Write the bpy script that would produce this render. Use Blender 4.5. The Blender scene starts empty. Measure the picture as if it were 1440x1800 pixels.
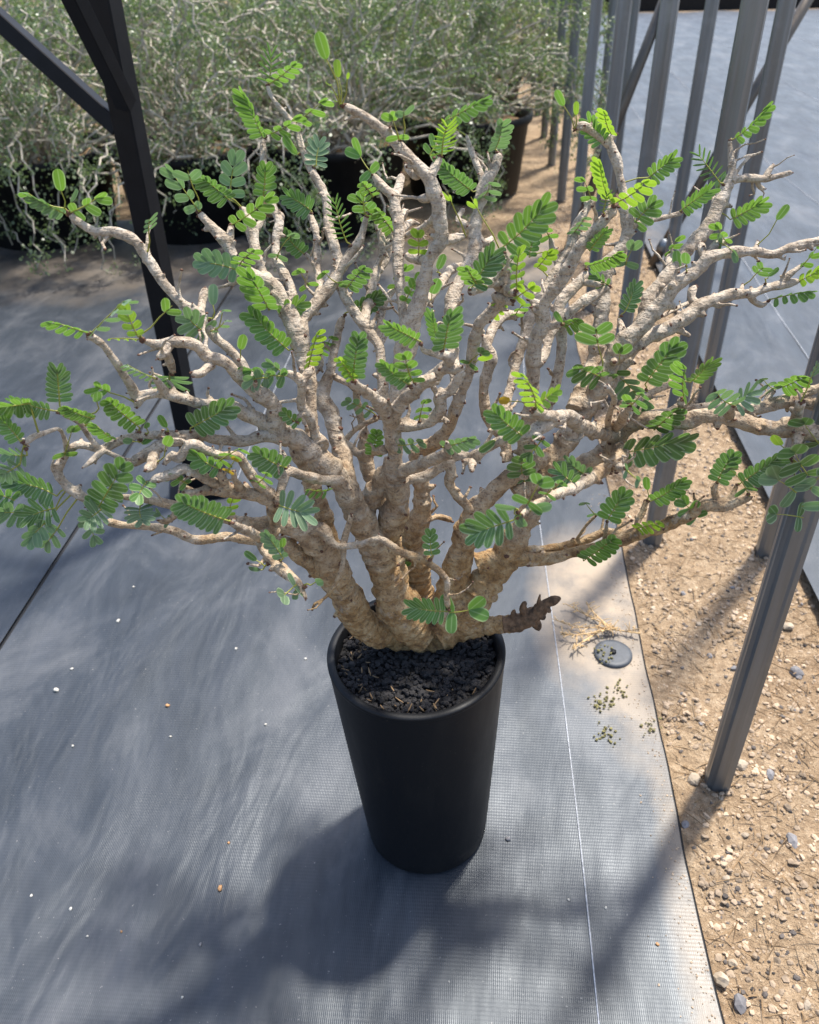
import bpy, bmesh, math, random
from mathutils import Vector, Matrix, noise
R = math.radians
rnd = random.Random(7)
scene = bpy.context.scene

# ------------------------------------------------------------------ camera
CAMH, FPX, PITCH, ROLL = 1.3, 1487.0, R(35.8), R(1.2)
FW = Vector((0, math.cos(PITCH), -math.sin(PITCH)))
RT = Vector((1, 0, 0)); DN = Vector((0, -math.sin(PITCH), -math.cos(PITCH)))
CAM = Vector((0, 0, CAMH))
cr, sr = math.cos(ROLL), math.sin(ROLL)
cam_d = bpy.data.cameras.new('camera'); cam = bpy.data.objects.new('camera', cam_d)
scene.collection.objects.link(cam); scene.camera = cam
right = RT * cr + DN * sr; down = -RT * sr + DN * cr
m = Matrix.Identity(4)
for i in range(3):
    m[i][0] = right[i]; m[i][1] = -down[i]; m[i][2] = -FW[i]; m[i][3] = CAM[i]
cam.matrix_world = m
cam_d.sensor_fit = 'HORIZONTAL'; cam_d.sensor_width = 36; cam_d.lens = 36 * FPX / 1440
cam_d.clip_start = 0.02; cam_d.clip_end = 400
cam_d.dof.use_dof = True; cam_d.dof.focus_distance = 1.06; cam_d.dof.aperture_fstop = 9.0

# ------------------------------------------------------------------ world and sun
SUN_AZ, SUN_EL = R(40), R(65)          # azimuth to the right of +Y
w = bpy.data.worlds.new('World'); scene.world = w; w.use_nodes = True
wn = w.node_tree; wn.nodes.clear()
sky = wn.nodes.new('ShaderNodeTexSky'); sky.sky_type = 'NISHITA'; sky.sun_disc = False
sky.sun_elevation = SUN_EL; sky.sun_rotation = SUN_AZ
sky.air_density = 1.0; sky.dust_density = 2.0; sky.ozone_density = 1.0
bg = wn.nodes.new('ShaderNodeBackground'); bg.inputs[1].default_value = 0.15
wo = wn.nodes.new('ShaderNodeOutputWorld')
wn.links.new(sky.outputs[0], bg.inputs[0]); wn.links.new(bg.outputs[0], wo.inputs[0])
sd = bpy.data.lights.new('sun', 'SUN'); sd.energy = 3.8; sd.angle = R(4.0); sd.color = (1.0, 0.95, 0.87)
so = bpy.data.objects.new('sun', sd); scene.collection.objects.link(so)
sdir = Vector((math.sin(SUN_AZ) * math.cos(SUN_EL), math.cos(SUN_AZ) * math.cos(SUN_EL), math.sin(SUN_EL)))
so.rotation_euler = sdir.to_track_quat('Z', 'Y').to_euler(); so.location = sdir * 10
vs = scene.view_settings
vs.view_transform = 'Standard'; vs.look = 'None'; vs.exposure = 0.97; vs.gamma = 1.0
vs.use_curve_mapping = False
scene.render.resolution_x, scene.render.resolution_y = 819, 1024

# ------------------------------------------------------------------ helpers
def ray(x, y):
    u = (x - 720) / FPX; v = (y - 900) / FPX
    return FW + right * u + down * v
def ground(x, y, z=0.0):
    d = ray(x, y); return CAM + d * ((z - CAMH) / d.z)
def at(x, y, Y):
    d = ray(x, y); return CAM + d * (Y / d.y)
def pxscale(p):                      # metres per photo pixel at point p
    return (p - CAM).dot(FW) / FPX

def link(o):
    scene.collection.objects.link(o); return o
def tag(o, label=None, cat=None, group=None, kind=None):
    if label: o['label'] = label
    if cat: o['category'] = cat
    if group: o['group'] = group
    if kind: o['kind'] = kind
    return o
def empty(name, loc, rz=0.0):
    o = bpy.data.objects.new(name, None); link(o)
    o.location = loc; o.rotation_euler = (0, 0, rz); o.empty_display_size = 0.05
    return o
class MB:
    def __init__(s): s.v = []; s.f = []; s.uv = None
    def add(s, vs, fs, off=Vector((0, 0, 0))):
        b = len(s.v); s.v += [tuple(Vector(p) - off) for p in vs]; s.f += [tuple(i + b for i in f) for f in fs]
    def tube(s, pts, rad, sides=8, cap=True):
        rings = tube_rings(pts, rad, sides); b = len(s.v); n = len(rings)
        for r in rings: s.v += [tuple(p) for p in r]
        for i in range(n - 1):
            for k in range(sides):
                k2 = (k + 1) % sides
                s.f.append((b + i * sides + k, b + i * sides + k2, b + (i + 1) * sides + k2, b + (i + 1) * sides + k))
        if cap:
            s.f.append(tuple(b + k for k in reversed(range(sides))))
            s.f.append(tuple(b + (n - 1) * sides + k for k in range(sides)))
    def box(s, c, sx, sy, sz, rz=0.0):
        q = Matrix.Rotation(rz, 3, 'Z'); b = len(s.v)
        for dz in (-1, 1):
            for dx, dy in ((-1, -1), (1, -1), (1, 1), (-1, 1)):
                s.v.append(tuple(Vector(c) + q @ Vector((dx * sx / 2, dy * sy / 2, dz * sz / 2))))
        s.f += [tuple(b + i for i in f) for f in ((3, 2, 1, 0), (4, 5, 6, 7), (0, 1, 5, 4), (1, 2, 6, 5), (2, 3, 7, 6), (3, 0, 4, 7))]
    def lathe(s, prof, n=48, c=Vector((0, 0, 0))):
        b = len(s.v)
        for r, z in prof:
            for k in range(n):
                a = 2 * math.pi * k / n; s.v.append((c[0] + r * math.cos(a), c[1] + r * math.sin(a), c[2] + z))
        for i in range(len(prof) - 1):
            for k in range(n):
                k2 = (k + 1) % n
                s.f.append((b + i * n + k, b + i * n + k2, b + (i + 1) * n + k2, b + (i + 1) * n + k))
    def mesh(s, name):
        me = bpy.data.meshes.new(name); me.from_pydata(s.v, [], s.f); me.update(); return me
    def build(s, name, mat, parent=None, smooth=True):
        me = s.mesh(name); o = bpy.data.objects.new(name, me); link(o)
        if mat: me.materials.append(mat)
        if parent: o.parent = parent
        if smooth: me.polygons.foreach_set('use_smooth', [True] * len(me.polygons))
        return o
def tube_rings(pts, rad, sides):
    pts = [Vector(p) for p in pts]; n = len(pts); out = []
    t0 = (pts[1] - pts[0]).normalized()
    up = Vector((0, 0, 1)) if abs(t0.z) < 0.9 else Vector((1, 0, 0))
    nrm = (up - t0 * up.dot(t0)).normalized()
    for i in range(n):
        t = (pts[min(i + 1, n - 1)] - pts[max(i - 1, 0)])
        if t.length < 1e-9: t = t0
        t = t.normalized(); nrm = (nrm - t * nrm.dot(t))
        if nrm.length < 1e-6: nrm = t.orthogonal()
        nrm.normalize(); bn = t.cross(nrm)
        out.append([pts[i] + (nrm * math.cos(2 * math.pi * k / sides) + bn * math.sin(2 * math.pi * k / sides)) * (rad[i](k) if callable(rad[i]) else rad[i]) for k in range(sides)])
    return out

# ------------------------------------------------------------------ materials
def new_mat(name):
    mt = bpy.data.materials.new(name); mt.use_nodes = True
    nt = mt.node_tree; b = nt.nodes['Principled BSDF']; return mt, nt, b
def N(nt, typ, **kw):
    n = nt.nodes.new(typ)
    for k, v in kw.items():
        if k in n.inputs: n.inputs[k].default_value = v
        else: setattr(n, k, v)
    return n
def ramp(nt, fac, stops):
    r = nt.nodes.new('ShaderNodeValToRGB'); e = r.color_ramp.elements
    while len(e) < len(stops): e.new(0.5)
    for i, (p, c) in enumerate(stops):
        e[i].position = p; e[i].color = (c[0], c[1], c[2], 1) if len(c) == 3 else c
    nt.links.new(fac, r.inputs[0]); return r
def mix(nt, fac, a, b, typ='MIX'):
    n = nt.nodes.new('ShaderNodeMix'); n.data_type = 'RGBA'; n.blend_type = typ
    for i, s in ((0, fac), (6, a), (7, b)):
        if hasattr(s, 'is_output') or hasattr(s, 'links'): nt.links.new(s, n.inputs[i])
        elif i == 0: n.inputs[0].default_value = s
        else: n.inputs[i].default_value = (s[0], s[1], s[2], 1)
    return n.outputs[2]
def mathn(nt, op, a, b=None, clamp=False):
    n = nt.nodes.new('ShaderNodeMath'); n.operation = op; n.use_clamp = clamp
    for i, s in ((0, a), (1, b)):
        if s is None: continue
        if hasattr(s, 'links'): nt.links.new(s, n.inputs[i])
        else: n.inputs[i].default_value = s
    return n.outputs[0]
def noise_n(nt, vec, scale, detail=4.0, rough=0.55, dist=0.0):
    n = nt.nodes.new('ShaderNodeTexNoise'); n.inputs['Scale'].default_value = scale
    n.inputs['Detail'].default_value = detail; n.inputs['Roughness'].default_value = rough
    n.inputs['Distortion'].default_value = dist
    if vec is not None: nt.links.new(vec, n.inputs['Vector'])
    return n
def geo_pos(nt): return nt.nodes.new('ShaderNodeNewGeometry').outputs['Position']
def mapping(nt, vec, scale=(1, 1, 1), rot=(0, 0, 0), loc=(0, 0, 0)):
    n = nt.nodes.new('ShaderNodeMapping'); nt.links.new(vec, n.inputs[0])
    n.inputs['Scale'].default_value = scale; n.inputs['Rotation'].default_value = rot; n.inputs['Location'].default_value = loc
    return n.outputs[0]
def bump(nt, h, b, strength=0.3, dist=0.01, prev=None):
    n = nt.nodes.new('ShaderNodeBump'); n.inputs['Strength'].default_value = strength; n.inputs['Distance'].default_value = dist
    nt.links.new(h, n.inputs['Height'])
    if prev is not None: nt.links.new(prev, n.inputs['Normal'])
    if b is not None: nt.links.new(n.outputs[0], b.inputs['Normal'])
    return n.outputs[0]

ROWD = Vector((0.0797, 0.9968, 0)); ROWN = Vector((0.9968, -0.0797, 0)); ROWA = -math.atan2(0.0797, 0.9968)

def mat_fabric(wrs=0.22, wsc=2.2, hi=1.0):
    mt, nt, b = new_mat('woven_ground_cloth')
    p = geo_pos(nt); pr = mapping(nt, p, rot=(0, 0, -ROWA))
    # x across the roll, y along it
    big = noise_n(nt, mapping(nt, pr, (1.5, 0.9, 1)), 3.2, 7, 0.62, 0.6)
    streak = noise_n(nt, mapping(nt, pr, (18, 3.6, 1)), 1.0, 7, 0.68, 0.15)
    speck = noise_n(nt, pr, 170, 2, 0.6)
    wv = nt.nodes.new('ShaderNodeTexWave'); wv.wave_type = 'BANDS'; wv.bands_direction = 'Y'; wv.inputs['Scale'].default_value = 52.0
    wv.inputs['Distortion'].default_value = 0.6; wv.inputs['Detail'].default_value = 1; wv.inputs['Detail Scale'].default_value = 3.0
    nt.links.new(pr, wv.inputs[0])
    wx = nt.nodes.new('ShaderNodeTexWave'); wx.wave_type = 'BANDS'; wx.bands_direction = 'X'; wx.inputs['Scale'].default_value = 110.0
    nt.links.new(pr, wx.inputs[0])
    c = ramp(nt, big.outputs['Fac'], [(0.33, (0.009, 0.0125, 0.018)), (0.5, (0.021, 0.026, 0.034)), (0.68, (0.070, 0.073, 0.079))]).outputs[0]
    st = ramp(nt, streak.outputs['Fac'], [(0.42, (0, 0, 0)), (0.75, (1, 1, 1))]).outputs[0]
    c = mix(nt, mathn(nt, 'MULTIPLY', st, 0.20), c, (0.13, 0.135, 0.145))
    # dust blown onto the cloth
    dn = noise_n(nt, pr, 5.5, 6, 0.65)
    def spot(loc, sx, sy, amt, a, bb):
        mp = nt.nodes.new('ShaderNodeMapping'); mp.vector_type = 'TEXTURE'
        mp.inputs['Location'].default_value = (loc[0], loc[1], 0); mp.inputs['Scale'].default_value = (sx, sy, 1)
        mp.inputs['Rotation'].default_value = (0, 0, ROWA)
        nt.links.new(p, mp.inputs[0])
        ln = nt.nodes.new('ShaderNodeVectorMath'); ln.operation = 'LENGTH'; 
        mm = nt.nodes.new('ShaderNodeVectorMath'); mm.operation = 'MULTIPLY'; mm.inputs[1].default_value = (1, 1, 0)
        nt.links.new(mp.outputs[0], mm.inputs[0]); nt.links.new(mm.outputs[0], ln.inputs[0])
        f = mathn(nt, 'SUBTRACT', 1.0, ln.outputs['Value'], True)
        f = mathn(nt, 'MULTIPLY', f, mathn(nt, 'ADD', mathn(nt, 'MULTIPLY', mathn(nt, 'SUBTRACT', dn.outputs['Fac'], 0.5), 3.2), 0.9))
        return mathn(nt, 'MULTIPLY', ramp(nt, f, [(a, (0, 0, 0)), (bb, (1, 1, 1))]).outputs[0], amt)
    for loc, sx, sy, amt, a, bb in (((0.41, 1.40), 0.17, 0.36, 0.95, 0.05, 0.62), ((0.43, 1.12), 0.10, 0.20, 0.6, 0.1, 0.7),
                          ((0.42, 0.62), 0.06, 0.55, 0.5, 0.2, 0.7), ((0.5, 3.9), 0.9, 0.8, 0.6, 0.1, 0.7), ((-1.6, 3.75), 1.9, 0.6, 0.30, 0.12, 0.7)):
        c = mix(nt, spot(loc, sx, sy, amt, a, bb), c, (0.33, 0.25, 0.165))
    spk = ramp(nt, speck.outputs['Fac'], [(0.70, (0, 0, 0)), (0.78, (1, 1, 1))]).outputs[0]
    c = mix(nt, mathn(nt, 'MULTIPLY', spk, 0.5), c, (0.35, 0.33, 0.30))
    nt.links.new(c, b.inputs['Base Color'])
    rg = ramp(nt, streak.outputs['Fac'], [(0.3, (0.52, 0.52, 0.52)), (0.75, (0.36, 0.36, 0.36))]).outputs[0]
    nt.links.new(rg, b.inputs['Roughness']); b.inputs['Specular IOR Level'].default_value = 0.60
    b.inputs['Specular Tint'].default_value = (0.88, 0.945, 1.0, 1)
    n1 = bump(nt, wv.outputs['Fac'], None, 0.055, 0.003)
    n1 = bump(nt, wx.outputs['Fac'], None, 0.12, 0.003, n1)
    n1 = bump(nt, streak.outputs['Fac'], None, 0.14, 0.006, n1)
    wr = noise_n(nt, mapping(nt, pr, (3.0, 1.1, 1)), wsc, 3, 0.5, 0.6)
    bump(nt, wr.outputs['Fac'], b, wrs, 0.04, n1)
    return mt
def mat_sand():
    mt, nt, b = new_mat('sandy_soil')
    p = geo_pos(nt)
    a = noise_n(nt, p, 3.0, 6, 0.6); f = noise_n(nt, p, 60, 5, 0.7); g = noise_n(nt, p, 220, 3, 0.6)
    c = ramp(nt, a.outputs['Fac'], [(0.3, (0.25, 0.165, 0.098)), (0.7, (0.42, 0.31, 0.20))]).outputs[0]
    c = mix(nt, 0.55, c, ramp(nt, f.outputs['Fac'], [(0.32, (0.11, 0.07, 0.04)), (0.5, (0.32, 0.225, 0.135)), (0.68, (0.56, 0.43, 0.29))]).outputs[0])
    c = mix(nt, ramp(nt, g.outputs['Fac'], [(0.62, (0, 0, 0)), (0.72, (1, 1, 1))]).outputs[0], c, (0.58, 0.47, 0.34))
    nt.links.new(c, b.inputs['Base Color']); b.inputs['Roughness'].default_value = 0.95
    b.inputs['Specular IOR Level'].default_value = 0.2
    n1 = bump(nt, f.outputs['Fac'], None, 0.8, 0.02)
    bump(nt, g.outputs['Fac'], b, 0.6, 0.006, n1)
    return mt
def mat_bark():
    mt, nt, b = new_mat('pale_knobbly_bark')
    p = geo_pos(nt)
    sep = nt.nodes.new('ShaderNodeSeparateXYZ'); nt.links.new(p, sep.inputs[0])
    big = noise_n(nt, p, 14, 5, 0.6); mid = noise_n(nt, p, 60, 5, 0.65); fine = noise_n(nt, p, 330, 3, 0.6)
    pale = ramp(nt, mid.outputs['Fac'], [(0.28, (0.22, 0.165, 0.115)), (0.47, (0.42, 0.34, 0.255)), (0.70, (0.56, 0.485, 0.39))]).outputs[0]
    brown = ramp(nt, mid.outputs['Fac'], [(0.28, (0.11, 0.05, 0.017)), (0.47, (0.345, 0.205, 0.082)), (0.72, (0.53, 0.39, 0.215))]).outputs[0]
    # the old wood near the soil keeps its rust brown skin, the young wood is grey
    h = mathn(nt, 'ADD', sep.outputs['Z'], mathn(nt, 'MULTIPLY', mathn(nt, 'SUBTRACT', big.outputs['Fac'], 0.5), 0.55))
    fac = ramp(nt, h, [(0.56, (1, 1, 1)), (0.84, (0, 0, 0))]).outputs[0]
    c = mix(nt, mathn(nt, 'MULTIPLY', fac, 0.95), pale, brown)
    sp_ = noise_n(nt, p, 150, 4, 0.7)
    dk0 = ramp(nt, sp_.outputs['Fac'], [(0.33, (1, 1, 1)), (0.43, (0, 0, 0))]).outputs[0]
    c = mix(nt, mathn(nt, 'MULTIPLY', dk0, 0.7), c, (0.13, 0.085, 0.055))
    dk = ramp(nt, fine.outputs['Fac'], [(0.32, (1, 1, 1)), (0.45, (0, 0, 0))]).outputs[0]
    c = mix(nt, mathn(nt, 'MULTIPLY', dk, 0.6), c, (0.10, 0.07, 0.05))
    li = noise_n(nt, p, 26, 4, 0.7)
    c = mix(nt, mathn(nt, 'MULTIPLY', ramp(nt, li.outputs['Fac'], [(0.58, (0, 0, 0)), (0.70, (1, 1, 1))]).outputs[0], 0.5), c, (0.56, 0.52, 0.46))
    nt.links.new(c, b.inputs['Base Color']); b.inputs['Roughness'].default_value = 0.8
    b.inputs['Specular IOR Level'].default_value = 0.3
    wrk = noise_n(nt, mapping(nt, p, (10, 10, 95)), 1.0, 4, 0.6, 0.5)
    n0 = bump(nt, wrk.outputs['Fac'], None, 0.75, 0.008)
    n1 = bump(nt, mid.outputs['Fac'], None, 0.7, 0.007, n0)
    n1 = bump(nt, sp_.outputs['Fac'], None, 0.7, 0.004, n1)
    bump(nt, fine.outputs['Fac'], b, 0.6, 0.002, n1)
    return mt
def mat_plain(name, col, rough=0.6, metal=0.0, spec=0.5, var=0.15, scale=40, bmp=0.1, bd=0.003):
    mt, nt, b = new_mat(name); p = geo_pos(nt); n = noise_n(nt, p, scale, 4, 0.6)
    c = ramp(nt, n.outputs['Fac'], [(0.3, [x * (1 - var) for x in col]), (0.7, [min(1, x * (1 + var)) for x in col])])
    nt.links.new(c.outputs[0], b.inputs['Base Color']); b.inputs['Roughness'].default_value = rough
    b.inputs['Metallic'].default_value = metal; b.inputs['Specular IOR Level'].default_value = spec
    if bmp: bump(nt, n.outputs['Fac'], b, bmp, bd)
    return mt
def mat_leaf(name, base, trans, edge, rough=0.45, tmix=0.45):
    mt, nt, b = new_mat(name)
    uv = nt.nodes.new('ShaderNodeUVMap'); s = nt.nodes.new('ShaderNodeSeparateXYZ'); nt.links.new(uv.outputs[0], s.inputs[0])
    oi = nt.nodes.new('ShaderNodeObjectInfo')
    d = mathn(nt, 'ABSOLUTE', mathn(nt, 'SUBTRACT', s.outputs[0], 0.5))
    rim = ramp(nt, d, [(0.0, (0.7, 0.7, 0.7)), (0.07, (0, 0, 0)), (0.36, (0, 0, 0)), (0.45, (1, 1, 1))]).outputs[0]
    p = geo_pos(nt); n = noise_n(nt, p, 90, 3, 0.6)
    hs = nt.nodes.new('ShaderNodeHueSaturation')
    nt.links.new(mathn(nt, 'ADD', 0.485, mathn(nt, 'MULTIPLY', oi.outputs['Random'], 0.03)), hs.inputs['Hue'])
    nt.links.new(mathn(nt, 'ADD', mathn(nt, 'ADD', 0.62, mathn(nt, 'MULTIPLY', oi.outputs['Random'], 0.5)), mathn(nt, 'MULTIPLY', n.outputs['Fac'], 0.4)), hs.inputs['Value'])
    hs.inputs['Color'].default_value = (*base, 1)
    c = mix(nt, mathn(nt, 'MULTIPLY', rim, 0.9), hs.outputs[0], edge)
    nt.links.new(c, b.inputs['Base Color']); b.inputs['Roughness'].default_value = rough
    b.inputs['Specular IOR Level'].default_value = 0.45
    tr = nt.nodes.new('ShaderNodeBsdfTranslucent')
    nt.links.new(mix(nt, mathn(nt, 'MULTIPLY', rim, 0.5), trans, edge), tr.inputs[0])
    ms = nt.nodes.new('ShaderNodeMixShader'); ms.inputs[0].default_value = tmix
    nt.links.new(b.outputs[0], ms.inputs[1]); nt.links.new(tr.outputs[0], ms.inputs[2])
    nt.links.new(ms.outputs[0], nt.nodes['Material Output'].inputs[0])
    return mt
def mat_metal(name, col, rough, var=0.2):
    mt, nt, b = new_mat(name); p = geo_pos(nt)
    n = noise_n(nt, mapping(nt, p, (60, 60, 2.5)), 1.0, 5, 0.6); n2 = noise_n(nt, p, 9, 4, 0.6)
    c = ramp(nt, n.outputs['Fac'], [(0.3, [x * (1 - var) for x in col]), (0.7, [x * (1 + var) for x in col])]).outputs[0]
    c = mix(nt, ramp(nt, n2.outputs['Fac'], [(0.55, (0, 0, 0)), (0.8, (1, 1, 1))]).outputs[0], c, [x * 1.3 for x in col])
    nt.links.new(c, b.inputs['Base Color']); b.inputs['Metallic'].default_value = 0.7
    rr = ramp(nt, n.outputs['Fac'], [(0.3, (rough - .08,) * 3), (0.7, (rough + .12,) * 3)]).outputs[0]
    nt.links.new(rr, b.inputs['Roughness'])
    return mt
M = {}
M['fabric'] = mat_fabric(); M['fabric2'] = mat_fabric(0.7, 1.1); M['sand'] = mat_sand(); M['bark'] = mat_bark()
M['deadwood'] = mat_plain('dead_dark_wood', (0.13, 0.075, 0.04), 0.85, var=0.7, scale=120, bmp=0.6, bd=0.004)
M['d'] = mat_leaf('leaf_deep_green', (0.078, 0.145, 0.048), (0.14, 0.30, 0.04), (0.34, 0.44, 0.25), 0.42, 0.34)
M['m'] = mat_leaf('leaf_mid_green', (0.088, 0.178, 0.042), (0.19, 0.38, 0.035), (0.36, 0.48, 0.22), 0.42, 0.36)
M['y'] = mat_leaf('leaf_young_yellow_green', (0.145, 0.265, 0.03), (0.31, 0.50, 0.03), (0.38, 0.52, 0.12), 0.42, 0.42)
M['g'] = mat_leaf('leaf_pale_grey_green', (0.125, 0.195, 0.110), (0.17, 0.33, 0.08), (0.30, 0.40, 0.23), 0.45, 0.3)
M['o'] = mat_leaf('leaf_withered_orange', (0.40, 0.27, 0.03), (0.6, 0.42, 0.03), (0.5, 0.36, 0.08), 0.5, 0.4)
M['stalk'] = mat_plain('leaf_stalk', (0.26, 0.26, 0.04), 0.5, var=0.25, scale=60, bmp=0)
M['bud'] = mat_plain('leaf_bud', (0.11, 0.05, 0.028), 0.8, var=0.4, scale=200, bmp=0.4)
M['pot'] = mat_plain('black_satin_pot', (0.006, 0.0065, 0.008), 0.40, spec=0.4, var=0.25, scale=25, bmp=0.04, bd=0.002)
def mat_pot():
    mt, nt, b = new_mat('black_satin_pot'); p = geo_pos(nt)
    n = noise_n(nt, mapping(nt, p, (18, 18, 5)), 1.0, 6, 0.65); f = noise_n(nt, p, 240, 3, 0.6)
    d = mathn(nt, 'MULTIPLY', ramp(nt, n.outputs['Fac'], [(0.52, (0, 0, 0)), (0.78, (1, 1, 1))]).outputs[0], 0.08)
    c = mix(nt, d, (0.0045, 0.005, 0.0065), (0.10, 0.09, 0.075))
    c = mix(nt, mathn(nt, 'MULTIPLY', ramp(nt, f.outputs['Fac'], [(0.68, (0, 0, 0)), (0.74, (1, 1, 1))]).outputs[0], 0.12), c, (0.3, 0.27, 0.22))
    nt.links.new(c, b.inputs['Base Color'])
    nt.links.new(ramp(nt, n.outputs['Fac'], [(0.3, (.46,) * 3), (0.7, (.62,) * 3)]).outputs[0], b.inputs['Roughness']); b.inputs['Specular IOR Level'].default_value = 0.3
    bump(nt, n.outputs['Fac'], b, 0.06, 0.004); return mt
M['pot'] = mat_pot()
M['grit'] = mat_plain('black_pumice', (0.022, 0.020, 0.020), 0.9, var=0.7, scale=60, bmp=0.6, bd=0.003)
M['steel'] = mat_metal('dark_galvanised_steel', (0.19, 0.205, 0.22), 0.36)
M['brace'] = mat_metal('weathered_brown_steel', (0.13, 0.11, 0.09), 0.45)
M['blacksteel'] = mat_plain('black_painted_steel', (0.005, 0.005, 0.0065), 0.5, spec=0.18, var=0.3, scale=30, bmp=0.08)
M['tub'] = mat_plain('black_plastic_tub', (0.008, 0.008, 0.009), 0.55, spec=0.2, var=0.3, scale=20, bmp=0.05)
M['washer'] = mat_plain('grey_plastic_washer', (0.05, 0.057, 0.067), 0.55, var=0.3, scale=50)
M['thread'] = mat_plain('white_thread', (0.34, 0.35, 0.37), 0.7, var=0.4, scale=150)
M['stone'] = mat_plain('pale_stone', (0.34, 0.275, 0.20), 0.85, var=0.5, scale=18, bmp=0.5, bd=0.004)
M['stonegrey'] = mat_plain('grey_stone', (0.20, 0.19, 0.19), 0.85, var=0.5, scale=18, bmp=0.5, bd=0.004)
M['gravel'] = mat_plain('mixed_gravel', (0.36, 0.27, 0.185), 0.9, var=0.75, scale=14, bmp=0.3)
M['gravel2'] = mat_plain('dark_gravel', (0.10, 0.085, 0.075), 0.9, var=0.8, scale=14, bmp=0.3)
M['white'] = mat_plain('white_chip', (0.50, 0.47, 0.41), 0.7, var=0.3, scale=100)
M['seed'] = mat_plain('brown_seed', (0.42, 0.22, 0.09), 0.6, var=0.3, scale=100)
M['straw'] = mat_plain('dry_straw', (0.50, 0.34, 0.17), 0.8, var=0.4, scale=40)
M['strawdark'] = mat_plain('brown_dry_grass', (0.22, 0.14, 0.07), 0.85, var=0.5, scale=30)
M['moss'] = mat_plain('dry_moss', (0.17, 0.15, 0.06), 0.95, var=0.6, scale=120, bmp=0.8)
M['twig'] = mat_plain('grey_wire_twig', (0.40, 0.355, 0.28), 0.75, var=0.35, scale=30, bmp=0.1)
def mat_shrubleaf(name, c1, c2, tr):
    mt, nt, b = new_mat(name); p = geo_pos(nt); n = noise_n(nt, p, 9, 4, 0.65)
    c = ramp(nt, n.outputs['Fac'], [(0.3, c1), (0.7, c2)]).outputs[0]
    nt.links.new(c, b.inputs['Base Color']); b.inputs['Roughness'].default_value = 0.4
    t = nt.nodes.new('ShaderNodeBsdfTranslucent'); t.inputs[0].default_value = (*tr, 1)
    ms = nt.nodes.new('ShaderNodeMixShader'); ms.inputs[0].default_value = 0.3
    nt.links.new(b.outputs[0], ms.inputs[1]); nt.links.new(t.outputs[0], ms.inputs[2])
    nt.links.new(ms.outputs[0], nt.nodes['Material Output'].inputs[0]); return mt
M['shrub'] = mat_shrubleaf('shrub_grey_green', (0.06, 0.09, 0.04), (0.19, 0.235, 0.125), (0.19, 0.29, 0.08))
M['shrub2'] = mat_shrubleaf('shrub_fresh_green', (0.09, 0.125, 0.045), (0.25, 0.285, 0.12), (0.27, 0.36, 0.08))

# ------------------------------------------------------------------ ground
def edge_wob(t): return 0.010 * noise.noise(Vector((t * 2.1, 3.3, 0))) + 0.004 * noise.noise(Vector((t * 9, 1.3, 0)))
def grid_sheet(name, x0, x1, y0, y1, nx, ny, zf, mat, kind='structure', rowspace=True):
    mb = MB(); vs = []; fs = []
    for j in range(ny + 1):
        for i in range(nx + 1):
            a = x0 + (x1 - x0) * i / nx; t = y0 + (y1 - y0) * j / ny
            if rowspace: q = Vector((a + (edge_wob(t) if i == nx and name == 'ground_cloth_near' else 0), 0, 0)) + ROWD * t
            else: q = Vector((a, t, 0))
            vs.append((q.x, q.y, zf(q.x, q.y, i / nx, j / ny)))
    for j in range(ny):
        for i in range(nx):
            k = j * (nx + 1) + i; fs.append((k, k + 1, k + nx + 2, k + nx + 1))
    mb.add(vs, fs); o = mb.build(name, mat); tag(o, kind=kind); return o
g = MB()
xs = [-120, -30, -8] + [-3 + 0.0 * i for i in range(1)] + [0.3 + 0.02 * i for i in range(36)] + [1.6, 3, 8, 30, 120]
ys = [-60, -5, 0.0] + [0.3 + 0.022 * i for i in range(90)] + [2.6 + 0.12 * i for i in range(40)] + [8, 12, 20, 40, 150]
def gz(x, y):
    if not (0.25 < x < 1.3 and 0.1 < y < 7.5): return -0.006
    return -0.006 + 0.016 * (noise.noise(Vector((x * 9, y * 9, 0)))) * 0.6 + 0.008 * noise.noise(Vector((x * 30, y * 30, 3)))
vs_, fs_ = [], []
for y in ys:
    for x in xs: vs_.append((x, y, gz(x, y) - (0.006 if x < 0.4 else 0)))
nx = len(xs)
for j in range(len(ys) - 1):
    for i in range(nx - 1): fs_.append((j * nx + i, j * nx + i + 1, (j + 1) * nx + i + 1, (j + 1) * nx + i))
g.add(vs_, fs_); ground_o = g.build('sand_ground', M['sand']); tag(ground_o, kind='structure')
def fz(base, amp):
    return lambda x, y, u, v: base + amp * (noise.noise(Vector((x * 2.6, y * 1.6, 1.7))) * 0.7 + noise.noise(Vector((x * 7, y * 4.5, 5))) * 0.25) + amp
XE = 0.382
near = grid_sheet('ground_cloth_near', -0.985, XE, -0.8, 3.95, 60, 150, fz(0.010, 0.006), M['fabric'])
left = grid_sheet('ground_cloth_left', -3.6, -1.0, -0.8, 4.4, 60, 90, fz(0.005, 0.005), M['fabric'])
rightc = grid_sheet('ground_cloth_right', 0.795, 16.0, -0.8, 13.3, 150, 110, lambda x, y, u, v: 0.012 + 0.010 * noise.noise(Vector((x * 1.5, y * 0.9, 9))) + 0.006 * noise.noise(Vector((x * 4, y * 3, 2))) + 0.012, M['fabric2'])
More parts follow.
